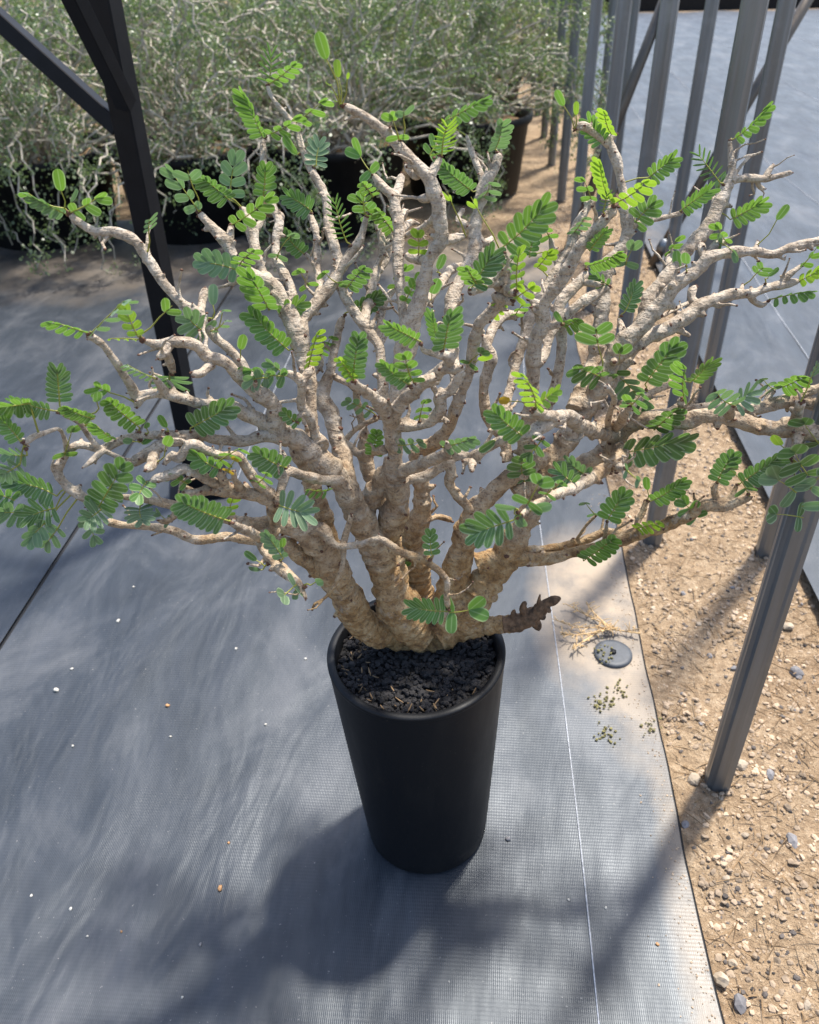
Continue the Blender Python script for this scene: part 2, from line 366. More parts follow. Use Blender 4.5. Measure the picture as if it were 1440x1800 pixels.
# white guide threads woven into the cloth (sub-pieces of the cloth)
def thread(parent, x0, y0, y1, zf, n=80, r=0.0012):
    mb = MB(); pts = []
    for i in range(n):
        t = y0 + (y1 - y0) * i / (n - 1); q = Vector((x0 + 0.012 * math.sin(t * 2.1), 0, 0)) + ROWD * t
        pts.append((q.x, q.y, zf(q.x, q.y, 0, 0) + r * 0.6))
    mb.tube(pts, [r] * n, 6); return mb.build('guide_thread', M['thread'], parent)
thread(near, 0.197, -0.5, 3.6, fz(0.010, 0.006))
thread(near, -0.62, 1.9, 3.6, fz(0.010, 0.006), r=0.0010)
zr = lambda x, y, u, v: 0.024 + 0.010 * noise.noise(Vector((x * 1.5, y * 0.9, 9))) + 0.006 * noise.noise(Vector((x * 4, y * 3, 2)))
for xx in (1.16, 1.75, 2.6, 3.5): thread(rightc, xx, 0.8, 12, zr, 160, 0.0016)
# dark folded hem along the cloth's cut edge
mb = MB(); pts = []
for i in range(150):
    t = -0.8 + 4.5 * i / 149; q = Vector((XE + 0.0005 + edge_wob(t), 0, 0)) + ROWD * t
    pts.append((q.x, q.y, fz(0.010, 0.006)(q.x, q.y, 0, 0) - 0.004))
mb.tube(pts, [0.0042] * 150, 6); mb.build('hem', M['tub'], near)
mb = MB(); pts = []
for i in range(90):
    t = -0.8 + 4.2 * i / 89; q = Vector((-0.991, 0, 0)) + ROWD * t
    pts.append((q.x, q.y, 0.010))
mb.tube(pts, [0.005] * 90, 6); mb.build('hem', M['tub'], left)

# ------------------------------------------------------------------ the pot
Y0 = 0.905; PX = 0.004; RIMZ = 0.434; PY = 0.868
pot = empty('plant_pot', (0.0195, PY, 0.0155)); pot.rotation_euler = (0, R(-2.0), 0)
tag(pot, 'tall tapered black plastic pot standing on the grey ground cloth', 'pot')
PZ = 0.0185; hh = RIMZ - PZ
mb = MB()
prof = [(0.0, 0.0), (0.086, 0.0), (0.095, 0.002), (0.1005, 0.008)]
for i in range(1, 13):
    t = i / 12; prof.append((0.1005 + (0.1272 - 0.1005) * t ** 0.95, 0.008 + (hh - 0.016) * t))
mb.lathe(prof, 72); mb.build('pot_body', M['pot'], pot)
mb = MB()
mb.lathe([(0.1268, hh - 0.0085), (0.1279, hh - 0.0070), (0.1281, hh - 0.0018), (0.1272, hh - 0.0002), (0.1180, hh + 0.0002), (0.1162, hh - 0.002), (0.1130, hh - 0.06)], 96)
mb.build('rim', M['pot'], pot)
mb = MB(); vs_ = [(0, 0, hh - 0.02)]; fs_ = []
for i in range(1, 9):
    for k in range(40):
        a = 2 * math.pi * k / 40; r = 0.1145 * i / 8; vs_.append((r * math.cos(a), r * math.sin(a), hh - 0.024 + 0.004 * noise.noise(Vector((r * 40 * math.cos(a), r * 40 * math.sin(a), 0)))))
for k in range(40): fs_.append((0, 1 + k, 1 + (k + 1) % 40))
for i in range(7):
    for k in range(40):
        a = 1 + i * 40; fs_.append((a + k, a + 40 + k, a + 40 + (k + 1) % 40, a + (k + 1) % 40))
mb.add(vs_, fs_); mb.build('soil', M['grit'], pot)
def ico(sub=1):
    bm = bmesh.new(); bmesh.ops.create_icosphere(bm, subdivisions=sub, radius=1); bm.verts.ensure_lookup_table()
    v = [p.co.copy() for p in bm.verts]; f = [tuple(q.index for q in fc.verts) for fc in bm.faces]; bm.free(); return v, f
ICO1, ICO2 = ico(1), ico(2)
def lump(mb, c, r, rr, flat=1.0, base=ICO1):
    q = Matrix.Rotation(rr.uniform(0, 6.28), 3, 'Z') @ Matrix.Rotation(rr.uniform(-0.6, 0.6), 3, 'X')
    sc = Vector((rr.uniform(0.75, 1.3), rr.uniform(0.7, 1.1), rr.uniform(0.6, 0.95) * flat)); sd_ = rr.uniform(0, 99)
    mb.add([Vector(c) + (q @ Vector((v.x * sc.x, v.y * sc.y, v.z * sc.z))) * r * (1 + 0.42 * noise.noise(v * 1.7 + Vector((sd_, 0, 0)))) for v in base[0]], base[1])
mb = MB()
for i in range(2100):
    a = rnd.uniform(0, 6.283); r = 0.1125 * math.sqrt(rnd.random())
    lump(mb, (r * math.cos(a), r * math.sin(a), hh - 0.022 + rnd.uniform(-0.003, 0.006) + 0.003 * (r > 0.09)), rnd.choice((0.0022, 0.003, 0.0036, 0.0045, 0.0055)), rnd)
o = mb.build('grit', M['grit'], pot, smooth=False); tag(o, kind='stuff')
mb = MB()
for i in range(46):
    a = rnd.gauss(3.7, 0.9); r = 0.108 * math.sqrt(rnd.uniform(0.4, 1))
    p0 = Vector((r * math.cos(a), r * math.sin(a), hh - 0.013)); dv = Vector((rnd.uniform(-1, 1), rnd.uniform(-1, 1), rnd.uniform(0, 0.4))) * 0.006
    mb.tube([p0 - dv, p0, p0 + dv + Vector((0, 0, 0.002))], [0.0008, 0.0013, 0.0006], 4)
o = mb.build('bark_crumbs', M['strawdark'], pot); tag(o, kind='stuff')

# ------------------------------------------------------------------ the little tree
ROOT = Vector((PX, Y0, RIMZ - 0.03))
tree = empty('bonsai_tree', ROOT)
tag(tree, 'many-stemmed gnarled bonsai tree with pale bark and feathery green leaves in the black pot', 'tree')
# wood traced as (photo x, photo y, half width) with the tip's distance behind (+) or before (-) the trunk
# name: T = trunk stem, B = branch
W = [
# --- trunk stems
('T', 0.0, -.12, [(712,1116,28),(690,1116,29),(662,1108,30),(628,1084,30),(607,1046,31),(585,1003,29),(571,970,28),(548,944,26),(520,926,21),(480,922,17),(448,921,14),(412,914,10)]),
('T', -.02, -.06, [(745,1122,30),(728,1108,33),(708,1084,33),(693,1055,33),(682,1020,32),(666,975,30),(645,937,29),(627,898,27),(608,862,25),(582,829,24),(550,797,23),(520,772,20),(497,760,18)]),
('T', .02, -.05, [(748,1112,30),(722,1085,30),(700,1040,28),(687,990,25),(682,945,25),(688,918,25),(696,888,25),(699,852,22),(693,822,18),(695,800,15),(690,765,14),(688,738,15)]),
('T', .04, .05, [(745,1110,38),(738,1050,30),(730,980,27),(727,945,25),(737,912,22),(741,885,19),(740,850,17),(735,815,16),(734,790,14)]),
('T', 0.0, .02, [(768,1105,32),(787,1055,30),(803,1000,28),(815,960,27),(824,925,25),(838,895,21),(866,865,18),(897,840,17),(930,818,17),(962,803,17)]),
('T', -.02, .06, [(765,1118,32),(798,1098,34),(830,1060,34),(857,1018,33),(883,982,30),(905,945,25),(924,915,21),(945,880,18),(975,842,18),(1015,822,18),(1052,803,18),(1075,785,18),(1088,762,19)]),
('T', .0, -.01, [(690,1116,22),(715,1122,26),(742,1124,27),(772,1122,25),(805,1114,22)]),
('T', 0.0, .04, [(585,985,24),(576,935,21),(566,893,17),(547,850,15),(530,812,14),(516,782,12)]),
('T', .03, .1, [(690,900,16),(654,842,14),(641,800,13),(640,762,10),(629,712,9),(622,665,8),(606,640,7)]),
('T', -.02, -.02, [(634,905,22),(657,866,20),(678,834,18),(692,810,16)]),
# --- front and left
('B', None, .14, [(905,868,21),(950,830,21),(985,790,21),(1018,740,21),(1048,690,21),(1072,640,20),(1096,602,19),(1118,583,16),(1145,555,16),(1168,530,15),(1180,511,14),(1201,492,13),(1229,472,12.5),(1245,453,12.5),(1270,447,10),(1298,443,11.5),(1329,442,9.5),(1359,447,8.5),(1387,436,8.5),(1440,424,9),(1480,412,8)]),
('B', None, -.16, [(540,935,16),(567,931,12),(582,952,9),(600,960,7.5),(632,957,6.5),(668,948,6.5),(702,969,8),(732,980,8),(752,990,7),(770,1002,7),(786,1022,6.5),(785,1045,6),(788,1066,6)]),
('B', None, -.14, [(560,1000,18),(545,987,18),(520,970,16),(498,952,12),(462,952,9),(437,951,8.5),(400,943,9),(345,949,9.5),(300,932,8.5),(250,925,8),(212,922,7),(190,917,8)]),
('B', None, -.17, [(488,925,15),(481,905,12),(480,887,13),(462,873,14),(425,867,13),(376,862,11),(350,865,9),(322,867,8)]),
('B', None, -.24, [(488,925,14),(478,936,12),(456,945,11),(470,972,11.5),(495,1000,11),(525,1026,8),(538,1052,4)]),
('B', None, -.22, [(460,948,10),(444,937,10),(430,931,9),(407,920,7)]),
('B', None, -.14, [(412,914,10),(370,905,9),(312,890,8.5),(275,882,9),(250,876,8),(222,874,7),(200,872,5)]),
('B', None, -.15, [(325,893,8),(309,905,7),(292,917,6),(278,915,4)]),
('B', None, -.10, [(515,770,18),(497,760,17),(482,738,16),(479,713,17),(450,687,15),(420,664,13),(400,641,12),(377,629,11),(361,626,10.5),(347,609,11),(325,602,10.5),(300,601,9.5),(280,605,9.5),(254,600,7)]),
('B', None, -.11, [(296,606,10),(287,624,9),(278,629,8)]),
('B', None, -.09, [(290,612,9),(300,641,8.5),(304,655,6)]),
('B', None, -.12, [(370,640,10),(355,655,9),(340,658,8)]),
('B', None, -.13, [(510,765,16),(490,756,16),(460,740,14),(425,725,13.5),(405,714,12),(360,711,11),(325,702,10.5),(287,691,10),(256,694,9.5),(240,699,11),(231,680,9.5),(220,662,9.5),(210,645,8.5),(195,625,7),(180,605,7),(156,589,7.5)]),
('B', None, -.12, [(250,698,9),(241,711,8),(240,716,6)]),
('B', None, -.12, [(291,692,9),(279,673,7.5),(270,662,5)]),
('B', None, -.17, [(505,772,14),(480,766,12),(455,767,11.5),(430,775,11),(382,772,9.5),(346,763,10),(325,769,14),(296,765,9.5),(262,765,8.5),(237,767,8.5),(207,777,8.5),(180,790,8.5),(156,785,7.5),(135,783,8.5),(117,798,8.5),(102,828,8.5),(112,848,8.5),(126,861,10.5),(150,877,9),(168,887,7)]),
('B', None, -.18, [(325,772,12),(290,780,11),(268,793,13),(255,800,14),(240,808,12),(228,812,8),(205,802,5.5),(175,787,5.2),(160,772,5.2),(147,752,5),(137,740,5),(112,730,5)]),
('B', None, -.20, [(120,792,6),(107,757,4.2),(96,755,4.5),(82,760,5),(62,767,6.5),(44,778,7)]),
('B', None, -.19, [(180,792,7),(166,806,7),(155,815,5),(145,822,2.5)]),
('B', None, -.18, [(270,800,11),(266,817,11),(258,826,7)]),
('B', None, -.17, [(476,870,12),(458,855,10),(449,846,10),(431,820,9.5),(417,801,9.5),(390,800,8.5),(362,792,9.5),(334,780,9.5),(315,806,10),(302,800,9),(290,815,6)]),
('B', None, -.18, [(400,864,10),(375,848,9),(361,841,9.5),(325,824,9.5),(305,833,9.5),(276,841,9.5),(262,850,6)]),
('B', None, -.16, [(400,860,10),(388,838,8.5),(384,826,6)]),
('B', None, -.16, [(425,862,9),(413,842,7),(411,828,5)]),
('B', None, -.15, [(332,840,5),(320,852,5),(340,862,5)]),
('B', None, -.13, [(612,862,12),(600,845,11),(575,845,11),(537,837,10),(507,829,9.5),(497,848,9.5),(491,872,8.5),(486,884,8)]),
('B', None, -.10, [(500,835,7),(503,812,6),(498,795,4)]),
('B', None, -.08, [(602,967,6),(608,940,6.5),(612,925,6),(618,905,5)]),
('B', None, -.14, [(604,960,6),(601,1000,5.5),(581,1040,4.2),(566,1055,3.4),(553,1062,3.2),(549,1072,2.6)]),
# --- upper left
('B', None, .02, [(448,690,11),(435,655,9),(418,630,9),(400,611,9.5),(377,592,9),(358,560,9),(345,547,10),(320,533,9.5),(290,500,9.5),(263,460,10.5),(237,423,10.5),(200,407,10.5),(170,407,9.5),(143,393,7.5),(123,377,6.5)]),
('B', None, .0, [(352,552,9),(356,528,8.5),(361,508,7)]),
('B', None, .0, [(177,410,6),(176,422,3),(180,430,1.5)]),
('B', None, .12, [(566,788,16),(550,765,14),(547,738,13),(546,704,13),(544,664,15),(530,617,18),(517,568,20),(497,532,16),(480,501,14.5),(441,483,13.5),(420,466,10.5),(406,443,11.5),(396,423,13.5),(374,400,10),(351,376,8.5)]),
('B', None, .12, [(403,428,9),(405,405,7),(406,396,5)]),
('B', None, .11, [(436,485,10),(415,492,9),(404,495,6)]),
('B', None, .16, [(480,501,12),(463,480,10),(452,455,10),(446,424,10.5),(443,405,13),(434,382,9.5),(426,366,8)]),
('B', None, .16, [(445,407,9),(457,392,6),(465,380,4)]),
('B', None, .25, [(524,590,13),(516,545,11),(512,508,9.5),(497,477,9),(486,455,9),(485,422,9),(491,390,9),(478,360,8),(470,322,7),(463,285,6.5),(463,250,5.5),(465,243,4)]),
('B', None, .25, [(489,395,7),(495,383,6),(494,375,4)]),
('B', None, .14, [(528,600,14),(533,562,12.5),(550,541,12),(578,509,12),(600,475,10.5),(614,447,9),(628,430,9.5),(637,410,7),(645,378,6)]),
('B', None, .30, [(585,500,11),(598,468,10),(591,446,10),(577,392,10),(573,346,9.5),(546,296,7.5),(531,265,6.5),(521,225,6.5),(501,200,6),(481,175,5),(470,150,4)]),
('B', None, .22, [(560,530,9),(561,497,7.5),(558,467,8.5),(557,430,7.5),(555,405,7.5),(545,378,6.5)]),
('B', None, .2, [(558,470,7),(545,455,5),(538,447,4)]),
('B', None, .1, [(546,690,10),(545,668,9),(553,650,10),(562,640,9),(560,620,6)]),
('B', None, -.06, [(560,782,13),(552,758,10),(542,730,9),(531,716,9.5),(530,700,9.5),(531,680,9.5),(526,666,10),(508,657,7),(498,655,5)]),
('B', None, -.07, [(538,724,8),(527,731,7),(519,737,6)]),
('B', None, -.05, [(530,672,9),(543,655,8),(548,648,6)]),
('B', None, .10, [(612,862,19),(604,812,18),(597,790,16),(590,763,15.5),(582,727,16),(565,702,17),(570,680,14),(580,655,10),(588,615,8.5),(596,577,8),(603,558,6)]),
('B', None, .05, [(580,655,7),(588,663,6.2),(612,675,5.5),(632,690,7)]),
('B', None, .05, [(676,790,9),(642,797,8),(625,795,8),(606,774,6)]),
('B', None, .08, [(605,776,5),(625,755,5),(648,742,5),(665,735,5)]),
# --- centre
('B', None, -.14, [(688,740,15),(678,722,13.5),(662,705,12),(638,685,9.5),(622,671,8)]),
('B', None, -.15, [(688,742,15),(704,711,13.5),(730,687,12.5),(762,662,12.5),(784,646,14),(800,650,9),(814,645,6.5)]),
('B', None, -.16, [(786,648,13),(791,630,12.5),(772,623,8.5),(757,620,6.5),(744,616,5),(741,608,4)]),
('B', None, -.16, [(770,660,10),(740,668,8),(722,679,7)]),
('B', None, -.15, [(777,628,7),(773,614,5),(773,604,4)]),
('B', None, -.05, [(693,750,14),(710,747,14),(737,747,11.5),(762,735,11.5),(774,716,10.5),(771,696,12),(790,688,9.5),(804,670,9.5),(811,650,9)]),
('B', None, -.06, [(771,697,10),(764,683,7),(759,677,5)]),
('B', None, -.03, [(762,737,8),(780,737,6),(789,741,4)]),
('B', None, -.17, [(696,832,15),(710,827,14),(737,817,11.5),(770,805,11.5),(790,797,12),(817,802,10.5),(830,806,12.5),(850,792,10.5),(875,777,9.5),(900,770,9),(937,765,8.5),(953,770,6)]),
('B', None, -.16, [(830,808,11),(830,820,8),(829,828,5)]),
('B', None, -.16, [(788,798,9),(787,785,7),(786,778,4)]),
('B', None, -.04, [(700,852,12),(725,842,10),(750,837,9.5),(775,820,9),(791,812,9),(793,835,10.5),(790,848,10.5),(804,872,9.5),(818,886,9),(826,900,9)]),
('B', None, .0, [(736,800,14),(745,790,14),(763,780,13),(785,757,12.5),(800,720,12),(810,695,12),(819,672,11),(826,650,11),(831,620,11),(841,572,11.5),(864,548,13.5),(882,522,13.5),(886,494,11.5),(883,468,9.5),(879,444,6)]),
('B', None, -.04, [(880,505,11),(865,495,12),(846,506,10),(827,512,8.5)]),
('B', None, -.04, [(884,508,10),(897,511,10.5),(906,514,8)]),
('B', None, -.03, [(872,520,9),(888,525,9),(900,531,8)]),
('B', None, .08, [(895,812,12),(885,775,10),(858,735,11),(851,700,11.5),(852,675,11.5),(858,650,11.5),(863,630,11.5),(855,608,10),(850,590,7)]),
('B', None, .15, [(856,612,8),(865,580,9.5),(886,556,9.5),(905,553,8.5),(919,548,6)]),
('B', None, .08, [(740,905,11),(755,912,6.5),(772,908,6.5),(792,914,6)]),
('B', None, .06, [(688,745,14),(697,700,14),(706,652,20),(713,610,22),(726,560,17),(737,530,15),(747,497,13.5),(751,465,13.5),(763,440,13.5),(776,420,14.5),(772,385,13.5),(770,356,13.5),(763,338,15.5),(757,318,12.5),(744,300,12.5),(725,280,12.5),(707,264,13),(692,246,12),(667,223,9.5),(640,203,8.5),(606,186,8)]),
('B', None, .05, [(757,312,9),(766,290,8.5),(773,276,8.5)]),
('B', None, .04, [(764,345,11),(748,349,9),(737,349,7)]),
('B', None, .05, [(778,423,12),(798,420,9.5),(816,415,6)]),
('B', None, .05, [(752,458,12),(731,455,9),(714,449,7)]),
('B', None, .06, [(748,303,8),(732,308,8),(722,300,7.5),(714,290,7)]),
('B', None, .12, [(768,380,9),(748,398,7.5),(722,410,6.5),(708,416,5)]),
('B', None, .16, [(700,670,10),(708,610,10),(710,560,10),(707,532,10.5),(705,510,11),(700,472,11.5),(700,435,12),(702,400,11.5),(695,370,11.5),(692,347,11.5),(677,332,9),(662,315,7.5),(656,307,5)]),
('B', None, .17, [(694,350,9),(701,327,8.5),(706,308,7)]),
('B', None, .16, [(702,395,8),(709,376,6.5),(711,368,4.5)]),
('B', None, .16, [(704,405,9),(718,393,8),(728,390,7)]),
('B', None, .1, [(690,760,10),(676,700,10),(672,662,10.5),(670,636,11),(666,610,11.5),(650,587,11),(632,560,11),(612,530,10.5),(598,502,10),(588,490,9)]),
('B', None, .14, [(667,615,9),(667,590,8.5),(670,560,7.5),(677,530,7),(693,508,6)]),
('B', None, .13, [(666,592,7),(658,575,6.5),(652,566,5)]),
('B', None, .2, [(640,570,9),(650,520,10),(661,480,10.5),(677,452,12),(685,420,8),(686,405,6)]),
('B', None, .2, [(674,455,9),(672,440,9.5),(670,415,8),(662,390,6)]),
('B', None, .32, [(806,700,10),(797,620,11),(792,545,12),(805,500,12),(826,462,13),(835,440,13),(835,413,14),(837,385,11.5),(846,348,12),(852,322,12),(868,302,9.5),(877,273,9)]),
('B', None, .34, [(852,325,8),(845,305,7.5),(831,272,5.5),(820,238,4)]),
('B', None, .32, [(838,422,9),(852,427,9),(864,421,6)]),
('B', None, .3, [(838,400,8),(818,395,8),(805,385,6),(815,368,5)]),
('B', None, .3, [(736,540,9),(758,520,9),(775,497,9),(792,475,9.5),(812,467,6.5)]),
# --- right
('B', None, -.27, [(1078,780,16),(1090,800,15),(1066,822,13.5),(1035,842,13.5),(1010,857,13),(985,867,9.5),(960,877,7.5),(940,887,7),(916,906,6)]),
('B', None, -.22, [(1080,815,9),(1092,822,7),(1100,822,3)]),
('B', None, -.16, [(1088,765,18),(1052,760,14.5),(1021,747,14.5),(1000,732,14.5),(975,732,12.5),(956,729,12),(938,721,9)]),
('B', None, -.15, [(985,735,13),(962,745,13),(941,757,14),(930,765,8)]),
('B', None, -.1, [(1075,755,8),(1069,747,6.5),(1072,725,6.2),(1080,700,6),(1066,679,6)]),
('B', None, -.08, [(1082,750,12),(1093,738,11.5),(1105,724,10.5),(1107,712,8)]),
('B', None, -.02, [(1085,762,18),(1115,742,15),(1155,736,14.5),(1205,741,16),(1230,733,15.5),(1255,731,15.5),(1280,735,16),(1305,740,16),(1331,750,17),(1367,754,17.5),(1398,748,20),(1440,766,15),(1480,775,13)]),
('B', None, .0, [(1200,735,10),(1199,715,9),(1198,704,8)]),
('B', None, -.03, [(1282,733,10),(1284,720,8.5),(1286,714,7)]),
('B', None, -.04, [(1398,745,14),(1402,725,10),(1409,708,8.5)]),
('B', None, -.05, [(1402,755,12),(1400,785,9),(1392,805,8)]),
('B', None, .10, [(1110,738,12),(1160,728,10),(1205,718,8.5),(1255,714,8.5),(1293,716,9.5),(1330,720,11.5),(1367,709,14),(1405,704,14.5),(1440,710,14.5),(1480,715,13)]),
('B', None, .1, [(1398,702,11),(1417,690,10),(1440,682,9.5),(1475,670,8)]),
('B', None, .1, [(1345,714,8),(1355,690,6.5),(1362,683,5)]),
('B', None, .08, [(1090,745,8),(1120,705,7.5),(1155,686,7),(1190,673,6)]),
('B', None, .02, [(840,990,20),(856,985,17),(905,982,15),(942,983,13.5),(980,980,11.5),(1005,972,10.5),(1035,966,11),(1065,957,12),(1092,948,13.5),(1140,931,13.5),(1160,929,13.5),(1205,907,12.5),(1235,890,12.5),(1267,887,14.5),(1297,882,9.5),(1322,874,4)]),
('B', None, .06, [(900,972,14),(947,967,9),(990,960,9),(1027,950,8.5),(1065,935,7.5),(1095,938,6)]),
('B', None, .05, [(1010,955,4),(1018,942,3.2),(1032,922,3),(1048,906,3.2)]),
('B', None, .03, [(1262,884,8),(1256,862,7),(1261,848,4)]),
('B', None, .03, [(1280,882,8),(1292,860,5.5),(1295,852,3)]),
('B', None, .04, [(1118,938,9),(1122,915,6.5),(1130,900,6),(1136,880,5)]),
('B', None, .03, [(1062,955,5),(1066,930,4),(1067,918,3)]),
('B', None, .04, [(915,835,16),(922,800,15),(926,750,14),(933,695,14),(938,655,14.5),(938,625,14.5),(943,592,14.5),(956,570,14.5),(955,550,12.5),(958,533,12),(968,517,12.5),(987,492,13.5),(1005,462,12.5),(1017,437,12),(1040,410,11),(1060,389,11),(1080,368,10.5)]),
('B', None, .04, [(955,540,10),(942,533,8),(930,525,6)]),
('B', None, .02, [(958,572,10),(972,573,8.5),(986,569,7)]),
('B', None, .12, [(945,640,10),(958,622,9.5),(968,588,9.5),(980,562,10.5),(986,533,12.5),(1005,510,12.5),(1022,492,11),(1030,480,9)]),
('B', None, .1, [(1020,494,7),(1037,498,6.5),(1056,501,5)]),
('B', None, .14, [(940,745,11),(962,715,11),(975,680,10),(985,637,10),(988,600,10),(993,558,10.5),(1010,541,10.5),(1031,527,11),(1055,514,8.5),(1071,504,6)]),
('B', None, .26, [(1010,720,17),(1040,650,16),(1053,590,15.5),(1058,540,15.5),(1062,495,15),(1068,466,15),(1087,445,12.5),(1097,425,11),(1104,400,13),(1102,372,12),(1096,338,9),(1090,312,8),(1085,286,9.5),(1076,264,10),(1071,246,9.5),(1082,236,5)]),
('B', None, .24, [(1074,256,8),(1050,238,7),(1025,221,8.5),(1010,227,5)]),
('B', None, .24, [(1104,398,9),(1118,395,6),(1142,387,5.5),(1175,380,5.5),(1198,374,5.5)]),
('B', None, .3, [(884,772,10),(892,700,10),(920,600,10),(950,520,10),(985,470,11),(1002,440,10),(1012,400,9),(1030,370,8),(1040,352,6)]),
('B', None, .28, [(985,472,8),(972,440,6),(968,415,5)]),
('B', None, .13, [(1098,600,9),(1094,578,7),(1088,560,4)]),
('B', None, .14, [(1240,458,9),(1234,436,8.5),(1233,428,6)]),
('B', None, .14, [(1243,450,8),(1262,428,7.5),(1277,426,6)]),
('B', None, .14, [(1325,443,6),(1331,430,5),(1332,424,3.5)]),
('B', None, .18, [(1085,625,15),(1115,606,15),(1145,590,15),(1179,575,14.5),(1212,553,14.5),(1234,536,13.5),(1257,528,12.5),(1290,517,11.5),(1323,516,10),(1351,505,9.5),(1382,499,8.5),(1404,494,5.5)]),
('B', None, .18, [(1370,502,7),(1383,486,7),(1396,476,6),(1409,467,5)]),
('B', None, .17, [(1318,518,7),(1326,530,6),(1340,536,6),(1348,531,4)]),
('B', None, .16, [(1230,540,11),(1217,527,9),(1216,513,8),(1223,504,6)]),
('B', None, .16, [(1240,533,8),(1250,525,6),(1256,516,4)]),
('B', None, .16, [(1190,578,7),(1203,585,5),(1212,590,4)]),
('B', None, .2, [(1150,560,6),(1175,550,4.5),(1198,538,4.5),(1216,530,4)]),
('B', None, .18, [(1300,518,6),(1304,508,5),(1306,500,3.5)]),
('B', None, .30, [(1062,680,16),(1105,620,15),(1119,592,14.5),(1129,564,14.5),(1142,522,13.5),(1161,500,13),(1179,478,13),(1207,442,13),(1234,412,14.5),(1251,389,14.5),(1263,361,13.5),(1276,334,12.5),(1285,314,11),(1287,296,7.5),(1285,273,6.5),(1283,246,4)]),
('B', None, .28, [(1180,480,8),(1176,455,7),(1180,442,5)]),
('B', None, .3, [(1282,318,8),(1307,313,7),(1343,314,7),(1370,309,5.5),(1391,303,4)]),
('B', None, .3, [(1345,313,5.5),(1352,300,5),(1360,290,4)]),
('B', None, .3, [(1262,372,8),(1255,352,6),(1252,342,4)]),
('B', None, .3, [(1330,315,5),(1336,328,5),(1344,332,3.5)]),
]
W.append(('T', -.01, -.02, [(780,1112,24),(812,1106,23),(840,1102,21),(870,1099,18),(895,1097,16),(910,1094,12)]))
DEAD = [('D', -.02, -.02, [(885,1098,15),(905,1095,17),(922,1090,16),(942,1078,15),(960,1062,11),(972,1056,9),(983,1052,7)]),
        ('D', None, -.02, [(935,1082,11),(944,1098,9),(947,1106,6)]),
        ('D', None, -.02, [(925,1085,9),(920,1068,6),(924,1058,3)]),
        ('D', None, -.02, [(905,1090,8),(903,1078,6),(905,1072,3)]),
        ('D', None, -.02, [(950,1072,7),(948,1056,4),(950,1044,1.5)])]
nodes = []          # (photo x, photo y, world Y offset, radius px, point)
def cr_spline(P, step):
    out = []
    n = len(P)
    for i in range(n - 1):
        p0, p1, p2, p3 = P[max(i - 1, 0)], P[i], P[i + 1], P[min(i + 2, n - 1)]
        L = math.dist(p1[:3], p2[:3]); k = max(1, int(L / step))
        for j in range(k):
            t = j / k
            out.append([0.5 * ((2 * b) + (-a + c) * t + (2 * a - 5 * b + 4 * c - d) * t * t + (-a + 3 * b - 3 * c + d) * t ** 3) for a, b, c, d in zip(p0, p1, p2, p3)])
    out.append(list(P[-1])); return out
def wood_points(spec):
    kind, d0, d1, pl = spec
    if kind == 'T': pl = [(x, y, r * 0.92) for x, y, r in pl]
    if kind == 'B': pl = [(x, y, r * 0.9) for x, y, r in pl]
    if d0 is None:
        x, y, _ = pl[0]
        best = min(nodes, key=lambda q: (q[0] - x) ** 2 + (q[1] - y) ** 2 + ((q[2] - d1) * 55) ** 2)
        d0 = best[2]
    L = [0]
    for a, b in zip(pl, pl[1:]): L.append(L[-1] + math.hypot(b[0] - a[0], b[1] - a[1]))
    P = []
    for (x, y, r), l in zip(pl, L):
        t = l / L[-1]; dy = d0 + (d1 - d0) * t ** 0.8
        p = at(x, y, Y0 + dy); P.append((p.x, p.y, p.z, r * pxscale(p), x, y, dy))
    return P
wseed = [0]
def tube_wood(mb, P, ringy, lumpy, flare=1.0, sides=12):
    wseed[0] += 1; sdv = wseed[0] * 3.17
    rmin = min(p[3] for p in P); S = cr_spline(P, max(0.0032, rmin * 0.45))
    pts, rads, acc = [], [], 0.0; prev = None
    tot = len(S)
    for i, s in enumerate(S):
        q = Vector(s[:3]); acc += (q - prev).length if prev is not None else 0; prev = q
        r = max(s[3], 0.0008)
        wob = Vector((noise.noise(Vector((acc * 28, sdv, 0))), noise.noise(Vector((acc * 28, sdv, 7))), noise.noise(Vector((acc * 28, sdv, 13))))) * r * 0.16
        rr = r * (1 + lumpy * noise.noise(Vector((acc * 45, sdv, 21))) + ringy * (noise.noise(Vector((acc * 125, sdv, 4))) ) )
        if i < tot * 0.25 and flare > 1: rr *= 1 + (flare - 1) * (1 - i / (tot * 0.25)) ** 2
        if i == tot - 1: rr *= 0.72
        base = q - ROOT
        def rf(k, rr=rr, base=base, acc=acc):
            a = 2 * math.pi * k / sides
            return rr * (1 + 0.10 * noise.noise(Vector((math.cos(a) * 1.4, math.sin(a) * 1.4, acc * 38 + sdv))) + 0.10 * noise.noise(Vector((math.cos(a) * 3, math.sin(a) * 3, acc * 120 + sdv))))
        pts.append(base + wob); rads.append(rf)
        if i % 2 == 0 or i == tot - 1: nodes.append((s[4], s[5], s[6], s[3] / pxscale(q), q))
    # round the tip
    t = (pts[-1] - pts[-2]).normalized(); e = S[-1][3]
    pts.append(pts[-1] + t * e * 0.45); rads.append(e * 0.36)
    mb.tube(pts, rads, sides)
CAPS = MB()
